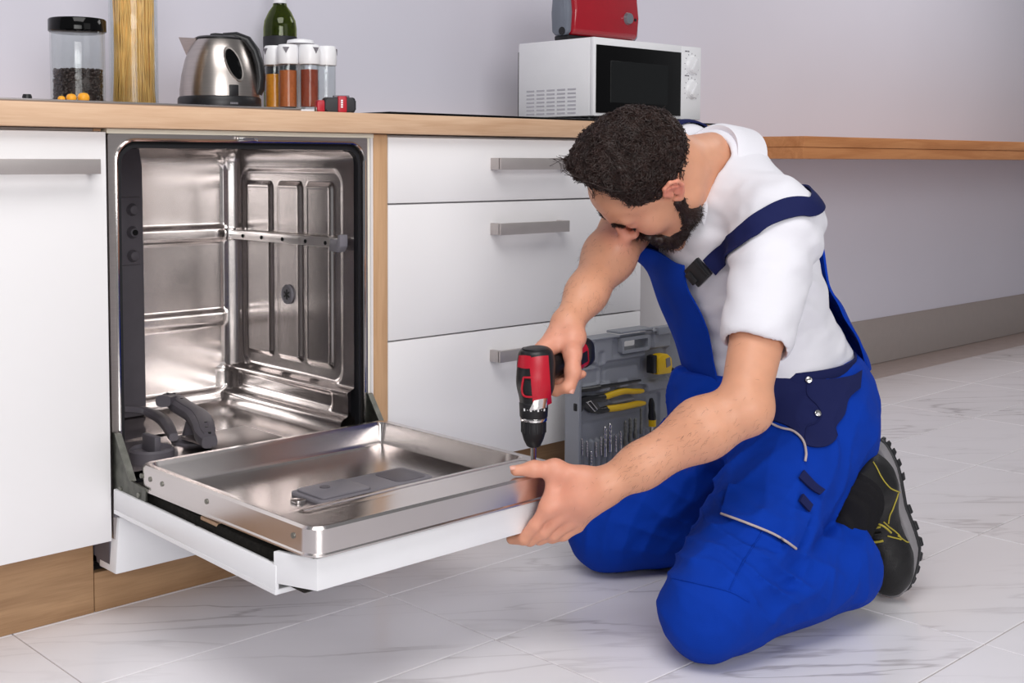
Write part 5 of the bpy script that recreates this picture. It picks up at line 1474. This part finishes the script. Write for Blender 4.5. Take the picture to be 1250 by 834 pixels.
# ---- boots and socks
def make_boot(H0, T0, out, hm):
    e1 = nv(T0-H0); e3 = np.array(out, float); e3 = nv(e3-e1*(e3 @ e1)); ez = -e3; e2 = np.cross(ez, e1)
    LB = np.stack([e1, e2, ez])
    W = lambda x, y, z: H0+e1*x+e2*y+ez*z
    f = Field()
    f.ell(W(0.050, 0, 0.045), (0.050, 0.040, 0.055), LB)
    f.cone(W(0.058, 0, 0.060), W(0.066, 0, 0.098), 0.041, 0.043, 0.03)
    f.cone(W(0.085, 0, 0.050), W(0.190, 0, 0.036), 0.046, 0.040, 0.04)
    f.ell(W(0.215, 0, 0.030), (0.062, 0.050, 0.042), LB, 0.03)
    f.cone(W(0.040, 0, 0.102), W(0.100, 0, 0.112), 0.012, 0.012, 0.02)
    f.half(W(0, 0, 0.002), -ez, 0.006)
    f.half(W(0.07, 0, 0.118), nv(ez-e1*0.15), 0.008)
    f.cone(W(0.068, 0, 0.080), W(0.070, 0, 0.18), 0.034, 0.036, 0.008, 's')
    f.disp = lambda P: -0.0012*fbm(P*40, 2); f.dmax = 0.004
    V, Q = f.mesh(np.minimum(H0, T0)-0.14, np.maximum(H0, T0)+0.14, 0.0032)
    up_ = np_mesh('boot_upper', V, Q, 'leather_black', MAN)
    def outline(g):
        pts = []
        for a in np.linspace(0, 2*math.pi, 56, endpoint=False):
            x = 0.137+(0.142+g)*math.cos(a); wd_ = np.interp(x, [-0.01, 0.05, 0.12, 0.20, 0.285], [0.036, 0.040, 0.037, 0.051, 0.040])
            pts.append((x, (wd_+g)*np.sign(math.sin(a))*abs(math.sin(a))**0.62))
        return pts
    ML = Matrix(((e1[0], e2[0], ez[0], H0[0]), (e1[1], e2[1], ez[1], H0[1]), (e1[2], e2[2], ez[2], H0[2]), (0, 0, 0, 1)))
    def curve(bm):      # toe spring and heel wave
        for v in bm.verts:
            l = ML.inverted() @ v.co
            l.z += 0.020*max(0, (l.x-0.20)/0.08)**2-0.004*math.sin(max(0, min(1, (l.x-0.05)/0.12))*math.pi)*-1
            v.co = ML @ l
    bm = BM(); prism(bm, outline(0.002), 2, -0.012, 0.016, 0.004, 2, ML); curve(bm); mobj('midsole', bm, 'sole_grey', MAN, 40)
    bm = BM(); prism(bm, outline(0.003), 2, -0.022, -0.012, 0.002, 1, ML); curve(bm); so = mobj('outsole', bm, 'rubber_black', MAN, 40)
    ol = outline(0.004)
    for k in range(0, 56, 2):
        (x, y), (x2, y2) = ol[k], ol[(k+1) % 56]
        if 0.085 < x < 0.125: continue
        bm = BM(); prism(bm, [(x, y), (x2, y2), (x2*0.0+(x2-0.137)*0.80+0.137, y2*0.55), ((x-0.137)*0.80+0.137, y*0.55)], 2, -0.031, -0.021, 0.001, 1, ML); curve(bm); mobj('tread_lug', bm, 'rubber_black', so)
    # stitching
    for yy in (-1, 1):
        for path in ([(0.012, 0.030, 0.070), (0.035, 0.046, 0.080), (0.060, 0.052, 0.072), (0.078, 0.052, 0.040), (0.082, 0.050, 0.028)],
                     [(0.078, 0.052, 0.045), (0.110, 0.050, 0.070), (0.130, 0.045, 0.075)],
                     [(0.125, 0.040, 0.085), (0.150, 0.046, 0.055), (0.165, 0.046, 0.045), (0.150, 0.030, 0.070)],
                     [(0.155, 0.048, 0.055), (0.172, 0.052, 0.030), (0.176, 0.052, 0.018)]):
            pp = f.project(resample([W(a, b*yy, c) for a, b, c in path], 30), 0.0004)
            cord('stitching', pp, 0.0014, 'stitch_yellow', up_, 30, 5)
    for k in range(4):
        x = 0.115+k*0.014
        pp = f.project(resample([W(x, -0.026, 0.085-0.10*(x-0.1)), W(x+0.006, 0, 0.11), W(x, 0.026, 0.085-0.10*(x-0.1))], 14), 0.002)
        cord('lace', pp, 0.0022, 'stitch_yellow' if k % 2 else 'leather_black', up_, 20, 6)
    pp = [W(0.112, 0.02, 0.110), W(0.118, 0.045, 0.112), W(0.135, 0.052, 0.098), W(0.128, 0.040, 0.092)]
    cord('lace', pp, 0.0020, 'stitch_yellow', up_, 24, 6)
    s_ = Field(); a0 = W(0.066, 0, 0.060); a1 = W(0.072, 0, 0.115); a2 = a1*0.35+hm*0.65
    s_.cone(a0, a1, 0.040, 0.044, 0.02); s_.cone(a1, a2, 0.044, 0.046, 0.03)
    ax_ = nv(a1-a0)
    s_.disp = lambda P: 0.0022*np.sin((P-a0) @ ax_*300+4*noise3(P*20)); s_.dmax = 0.004
    V, Q = s_.mesh(np.minimum(a0, a2)-0.09, np.maximum(a0, a2)+0.09, 0.003)
    np_mesh('sock', V, Q, 'sock_black', MAN)
make_boot(np.array((1.130, -0.806, 0.285)), np.array((1.158, -0.846, 0.030)), (1.0, 0.10, 0.0), hemN)
make_boot(np.array((1.335, -0.640, 0.285)), np.array((1.375, -0.650, 0.030)), (1.0, 0.0, 0.05), hemF)

# ================================================================ cordless drill
DA = np.array((0.494, -0.541))
DR = thing('cordless_drill', 'red and black cordless drill driving a screw into the dishwasher door', 'drill', (0.494, -0.541, 0.305))
hs = Field()
hs.cone((0.494, -0.541, 0.408), (0.496, -0.540, 0.445), 0.0235, 0.0265, 0.01)
hs.cone((0.496, -0.540, 0.445), (0.499, -0.539, 0.487), 0.0265, 0.0275, 0.01)
hs.cone((0.506, -0.537, 0.440), (0.506, -0.537, 0.470), 0.026, 0.028, 0.02)
hs.half((0.494, -0.541, 0.502), (-0.10, 0, 1), 0.010)
V, Q = hs.mesh((0.44, -0.60, 0.37), (0.57, -0.48, 0.52), 0.0020)
hso = np_mesh('motor_housing', V, Q, 'plastic_black', DR)
patch_px('red_shell', hs, ([(651, 499), (662, 497), (673, 492)], [(646, 437), (658, 435), (669, 434)]), 0.002, 0.0012, 'red_plastic', hso, 20, 14)
patch_px('red_shell', hs, ([(632, 448), (640, 450), (648, 450)], [(634, 434), (641, 434), (648, 435)]), 0.002, 0.0012, 'red_plastic', hso, 8, 10)
sq = [(639, 461), (655, 462), (657, 470), (656, 483), (641, 484), (637, 476), (639, 461)]
cord('red_badge_ring', hs.hit(resample(sq, 40), 0.0006), 0.0020, 'red_plastic', hso, 60, 6)
patch_px('badge', hs, ([(641, 480), (652, 479)], [(642, 465), (652, 466)]), 0.0015, 0.0012, 'rubber_black', hso, 6, 6)
patch_px('silver_plate', hs, ([(646, 501), (656, 500), (667, 497)], [(652, 489), (660, 487), (668, 486)]), 0.002, 0.0022, 'steel_polished', hso, 6, 8)
for k in range(6):
    z = 0.4855+0.0028*k; rr_ = 0.0280-0.0012*k
    bm = BM(); tube(bm, [(0.500+math.cos(a)*(rr_+0.0005), -0.539+math.sin(a)*rr_, z) for a in np.linspace(0, 2*math.pi, 28, endpoint=False)], 0.0011, 6, closed=True)
    mobj('grip_rib', bm, 'rubber_black', hso, None)
bm = BM(); lathe(bm, [(0, 0.384), (0.0222, 0.384), (0.0235, 0.387), (0.0245, 0.409), (0.0225, 0.412), (0, 0.412)], (0.494, -0.541, 0), 36); tc_ = mobj('torque_collar', bm, 'rubber_black', DR)
va = math.atan2(-_fw[1], -_fw[0])
plain('print_white', '#e6e6e8', 0.5)
for k in range(7):
    a = va-0.75+k*0.25
    M_ = Matrix.Translation((0.494+0.0241*math.cos(a), -0.541+0.0241*math.sin(a), 0.4005)) @ Matrix.Rotation(a+R(90), 4, 'Z')
    w_ = (0.0014, 0.0005)[k % 2]
    bm = BM(); box(bm, -w_, w_, -0.0006, 0.0006, -0.0022 if k % 2 == 0 else -0.0006, 0.0022 if k % 2 == 0 else 0.0006, M=M_); mobj('torque_mark', bm, 'print_white', tc_)
bm = BM(); lathe(bm, [(0.018, 0.3795), (0.0226, 0.3795), (0.0230, 0.382), (0.0226, 0.3845), (0.018, 0.3845)], (0.494, -0.541, 0), 36); mobj('chuck_ring', bm, 'steel_polished', DR)
bm = BM(); lathe(bm, [(0, 0.334), (0.0085, 0.334), (0.0115, 0.336), (0.0165, 0.346), (0.0200, 0.358), (0.0208, 0.366), (0.0208, 0.379), (0, 0.380)], (0.494, -0.541, 0), 36); ck = mobj('chuck', bm, 'rubber_black', DR)
for k in range(12):
    a = 2*math.pi*k/12
    bm = BM(); box(bm, -0.0016, 0.0016, -0.0008, 0.0008, 0.360, 0.377, 0.0004, 1, Matrix.Translation((0.494+0.0210*math.cos(a), -0.541+0.0210*math.sin(a), 0)) @ Matrix.Rotation(a+R(90), 4, 'Z')); mobj('chuck_rib', bm, 'plastic_black', ck)
bm = BM(); lathe(bm, [(0, 0.3056), (0.0030, 0.3056), (0.0042, 0.309), (0.0046, 0.312), (0.0046, 0.336), (0, 0.337)], (0.494, -0.541, 0), 8); mobj('driver_bit', bm, 'steel_polished', DR)
hb = Field(); hb.cone(HA, HB-hdir*0.035, 0.0175, 0.0165, 0.01, flat=(0, 0, 1), fs=1.12)
V, Q = hb.mesh(np.minimum(HA, HB)-0.05, np.maximum(HA, HB)+0.05, 0.0022); gr = np_mesh('handle', V, Q, 'plastic_black', DR)
Mh = Matrix.Translation(Vector(HB-hdir*0.048)) @ Vector(hdir).to_track_quat('Z', 'Y').to_matrix().to_4x4()
bm = BM(); prism(bm, rrect(-0.0265, 0.0265, -0.0240, 0.0240, 0.015), 2, -0.016, 0.044, 0.003, 2, Mh); bt = mobj('battery', bm, 'red_plastic', DR)
bm = BM(); prism(bm, rrect(-0.0285, 0.0285, -0.0260, 0.0260, 0.017), 2, 0.034, 0.056, 0.003, 2, Mh); mobj('battery_band', bm, 'plastic_black', bt)
bm = BM(); prism(bm, rrect(-0.0190, 0.0190, -0.0170, 0.0170, 0.011), 2, 0.054, 0.0575, 0.001, 2, Mh); mobj('battery_end', bm, 'plastic_dark', bt)
bm = BM(); box(bm, -0.0270, -0.0250, -0.010, 0.010, 0.004, 0.030, 0.0008, 1, Mh); box(bm, -0.010, 0.010, -0.0250, -0.0230, 0.004, 0.030, 0.0008, 1, Mh); mobj('battery_clip', bm, 'plastic_black', bt)

# ================================================================ tool case leaning upright by the drawers
plain('case_grey', '#8b8e96', 0.5, var=0.04, scale=12, bump=0.1, bscale=300)
CY = -0.130
TCS = thing('tool_case', 'open grey plastic tool case standing upright against the drawers', 'tool case', (1.285, -0.11, 0))
cx0, cx1, cz1 = 1.065, 1.505, 0.412
nu, nv_ = 200, 190
gx = np.linspace(cx0, cx1, nu)[:, None]*np.ones((1, nv_)); gz = np.linspace(0.002, cz1, nv_)[None, :]*np.ones((nu, 1))
def pc(x, y): q_ = at(x, y, 1, CY); return float(q_[0]), float(q_[2])
dep = 0.020*sstep(0.004, -0.006, sd_rrect(gx, gz, cx0+0.012, cx1-0.012, 0.012, cz1-0.012, 0.02))
def block(x0, x1, z0, z1, h, r=0.008, w=0.004):
    global dep
    s = sd_rrect(gx, gz, x0, x1, z0, z1, r); dep = dep*(1-sstep(w, -w, s))+h*sstep(w, -w, s)
block(1.120, 1.40, 0.352, 0.412, 0.004); block(1.185, 1.335, 0.362, 0.405, 0.010, 0.006)
block(1.078, 1.150, 0.300, 0.345, 0.008); block(1.085, 1.142, 0.306, 0.340, 0.014)
block(1.165, 1.290, 0.292, 0.336, 0.013, 0.012); block(1.128, 1.165, 0.345, 0.385, 0.005, 0.006); block(1.138, 1.156, 0.350, 0.378, 0.011, 0.004)
block(1.305, 1.400, 0.285, 0.365, 0.024, 0.010); block(1.300, 1.410, 0.262, 0.288, 0.010, 0.008)
block(1.080, 1.320, 0.216, 0.282, 0.024, 0.012); block(1.195, 1.275, 0.2485, 0.2575, 0.012, 0.003, 0.002)
block(1.150, 1.185, 0.282, 0.305, 0.008, 0.005); block(1.215, 1.250, 0.284, 0.303, 0.008, 0.005)
for k in range(16): block(1.085+k*0.020, 1.093+k*0.020, 0.105, 0.175, 0.010, 0.003, 0.002)
block(1.080, 1.420, 0.080, 0.105, 0.014, 0.005)
block(1.330, 1.380, 0.170, 0.255, 0.026, 0.01)
gy = CY+dep
V = np.stack([gx, gy, gz], -1).reshape(-1, 3)
hx0, hz0 = pc(760, 428); hx1, hz1 = pc(790, 413)
hole = (gx > hx0) & (gx < hx1) & (gz > 0.374) & (gz < 0.398)
F = [f for f in grid_faces(nu, nv_) if not hole.reshape(-1)[list(f)].all()]
raw('inner_tray', V, F, 'case_grey', TCS)
bm = BM()
for a_ in ((cx0-0.0005, cx0+0.004, CY-0.001, -0.088, 0.0, cz1), (cx1-0.004, cx1+0.0005, CY-0.001, -0.088, 0.0, cz1), (cx0, cx1, CY-0.001, -0.088, 0.0, 0.004), (cx0, 1.205, CY-0.001, -0.088, cz1-0.004, cz1+0.0005), (1.205, 1.325, CY-0.001, -0.088, cz1+0.002, cz1+0.0075), (1.325, cx1, CY-0.001, -0.088, cz1-0.004, cz1+0.0005)):
    box(bm, *a_, 0.001, 1)
mobj('shell', bm, 'case_grey', TCS)
bm = BM(); frame_loop(bm, rrect(hx0-0.006, hx1+0.006, 0.368, 0.404, 0.006), rrect(hx0+0.001, hx1-0.001, 0.375, 0.397, 0.004), 1, CY-0.004, -0.092); mobj('carry_handle', bm, 'case_grey', TCS)
bm = BM(); box(bm, 1.34, 1.40, CY-0.006, CY+0.006, cz1-0.012, cz1+0.006, 0.002); mobj('latch', bm, 'case_grey', TCS)
def px3(x, y, off): X, Z = pc(x, y); return (X, CY+off, Z)
plain('grip_yellow', '#e3b80f', 0.45, var=0.05)
# water-pump pliers
PO = 0.010
u = thing('pump_pliers', 'water pump pliers with yellow and black grips held in the tool case', 'pliers', (1.19, CY+PO, 0.25))
bm = BM(); prism(bm, [pc(x, y) for x, y in ((706, 503), (706, 494), (711, 487), (719, 484), (732, 484), (744, 483), (744, 490), (731, 492), (736, 500), (733, 506), (724, 505), (716, 498), (712, 504))], 1, CY+0.004, CY+0.016, 0.002); jw = mobj('jaws', bm, 'plastic_black', u)
bm = BM(); tube(bm, resample([px3(741, 486, PO), px3(752, 482, PO), (px3(765, 478.5, PO)), px3(778, 478.5, PO), px3(789, 478, PO)], 16), [0.007, 0.0078, 0.0078, 0.0078, 0.0078, 0.0078, 0.0076, 0.0074, 0.0072, 0.007, 0.0068, 0.0066, 0.0064, 0.0062, 0.006, 0.0045], 12); mobj('grip', bm, 'grip_yellow', u)
bm = BM(); tube(bm, resample([px3(744, 500, PO), px3(755, 499, PO), px3(770, 496.5, PO), px3(781, 494, PO), px3(791, 493, PO)], 16), [0.007]+[0.0080]*6+[0.0076]*6+[0.007, 0.0062, 0.0045], 12); mobj('grip', bm, 'grip_yellow', u)
bm = BM(); tube(bm, resample([px3(720, 490, PO), px3(732, 487, PO), px3(743, 485.5, PO)], 8), 0.0072, 12); mobj('shank', bm, 'plastic_black', u)
bm = BM(); tube(bm, resample([px3(722, 497, PO), px3(734, 502, PO), px3(746, 500, PO)], 8), 0.0074, 12); mobj('shank', bm, 'plastic_black', u)
bm = BM(); tube(bm, [px3(717, 491, 0.003), px3(722, 490, 0.003), px3(730, 500, 0.003), px3(727, 502.5, 0.003)], 0.0017, 8, closed=True); mobj('joint_slot', bm, 'steel_polished', jw)
# yellow tape measure
u = thing('pocket_tape', 'yellow tape measure with grey badge clipped in the tool case', 'tape measure', (1.35, CY, 0.33))
bm = BM(); prism(bm, [pc(x, y) for x, y in ((797, 437), (802, 432), (809, 431), (814, 436), (815, 447), (813, 455), (797, 457))], 1, CY-0.016, CY+0.012, 0.004); cs = mobj('case', bm, 'grip_yellow', u)
bm = BM(); prism(bm, [pc(x, y) for x, y in ((793, 435), (797.5, 433), (797.5, 455), (793, 456))], 1, CY-0.012, CY+0.010, 0.002); mobj('back', bm, 'plastic_black', u)
bm = BM(); prism(bm, [pc(x, y) for x, y in ((806, 437), (811, 435), (812, 445), (807, 448))], 1, CY-0.0175, CY-0.0155, 0.0005); mobj('badge', bm, 'plastic_mid', cs)
# black screwdrivers, hose
u = thing('long_screwdriver', 'long thin black screwdriver lying above the pliers in the tool case', 'screwdriver', (1.2, CY, 0.29))
bm = BM(); tube(bm, resample([px3(707, 477.5, 0.008), px3(720, 476, 0.008), px3(735, 473.5, 0.008)], 8), 0.0062, 10); mobj('handle', bm, 'plastic_black', u)
bm = BM(); tube(bm, [px3(734, 473.5, 0.008), px3(752, 470.5, 0.008), px3(785, 465, 0.008)], [0.0052, 0.0042, 0.003], 8); mobj('blade', bm, 'plastic_black', u)
u = thing('stubby_screwdriver', 'small black screwdriver with a yellow collar upright in the tool case', 'screwdriver', (1.35, CY, 0.2))
bm = BM(); tube(bm, resample([px3(798, 487, 0.008), px3(798.5, 492, 0.008), px3(799, 503, 0.008), px3(799.5, 513, 0.008)], 10), [0.004, 0.006, 0.0075, 0.008, 0.0078, 0.0074, 0.0085, 0.0095, 0.010, 0.009], 12); mobj('handle', bm, 'plastic_black', u)
bm = BM(); tube(bm, [px3(799.5, 513, 0.008), px3(799.5, 521, 0.008)], 0.0092, 14); mobj('collar', bm, 'grip_yellow', u)
bm = BM(); tube(bm, [px3(799.5, 521, 0.008), px3(799.5, 548, 0.008)], 0.0035, 8); mobj('blade', bm, 'steel', u)
bm = BM(); tube(bm, resample([px3(819, 449, 0.004), px3(826, 456, -0.004), px3(831, 468, -0.006), px3(836, 477, -0.004), px3(843, 481, 0.0)], 24), 0.0045, 10)
tag(mobj('rubber_hose', bm, 'rubber_black', None, None), 'curved black rubber hose hanging beside the yellow tape measure', 'hose')
# twist drill bits
def twist_bit(x, y0, y1, r, mat):
    lab = {'steel': 'thin dull steel twist drill bit in the row in the tool case', 'zinc': 'dark grey twist drill bit in the row in the tool case', 'steel_polished': 'thick shiny twist drill bit in the row in the tool case'}[mat]
    if x == 724: lab = 'shiny twist drill bit set below the row of drill bits'
    if x == 708: lab = 'shiny twist drill bit next to the side rim of the tool case'
    X, Zt = pc(x, y0); _, Zb = pc(x, y1)
    vs, fs = [], []; n_ = 26; k_ = 10
    for i in range(n_):
        z = Zt+(Zb-Zt)*i/(n_-1); tw = i*0.75; e_ = 1.0 if i > 1 else 0.35+0.5*i
        fl_ = 0.32 if i < n_*0.68 else 0.0
        for j in range(k_):
            a = 2*math.pi*j/k_; rr_ = r*e_*(1-fl_*0.5+fl_*0.5*math.cos(2*(a-tw)))
            vs.append((X+rr_*math.cos(a), CY+0.006+rr_*math.sin(a), z))
    for i in range(n_-1):
        for j in range(k_): fs.append((i*k_+j, i*k_+(j+1) % k_, (i+1)*k_+(j+1) % k_, (i+1)*k_+j))
    fs += [tuple(range(k_)), tuple((n_-1)*k_+j for j in range(k_))]
    return tag(raw('drill_bit', vs, fs, mat, None, 50), lab, 'drill bit', 'drill bits in the tool case')
for x, y0, y1, r_, m_ in ((708, 530, 556, 0.0034, 'steel_polished'), (713, 536, 556, 0.0028, 'steel'), (719, 539, 558, 0.0026, 'steel'), (724, 551, 572, 0.0034, 'steel_polished'), (730, 540, 558, 0.0028, 'steel'),
                          (736, 534, 556, 0.003, 'steel'), (741, 521, 558, 0.0044, 'steel_polished'), (747, 517, 552, 0.0046, 'steel_polished'), (754, 531, 552, 0.003, 'steel'), (760, 527, 549, 0.003, 'steel'), (766, 514, 544, 0.0042, 'zinc'), (772, 511, 540, 0.0042, 'zinc'), (778, 511, 536, 0.0042, 'zinc'), (785, 498, 530, 0.003, 'zinc')):
    twist_bit(x, y0, y1, r_, m_)
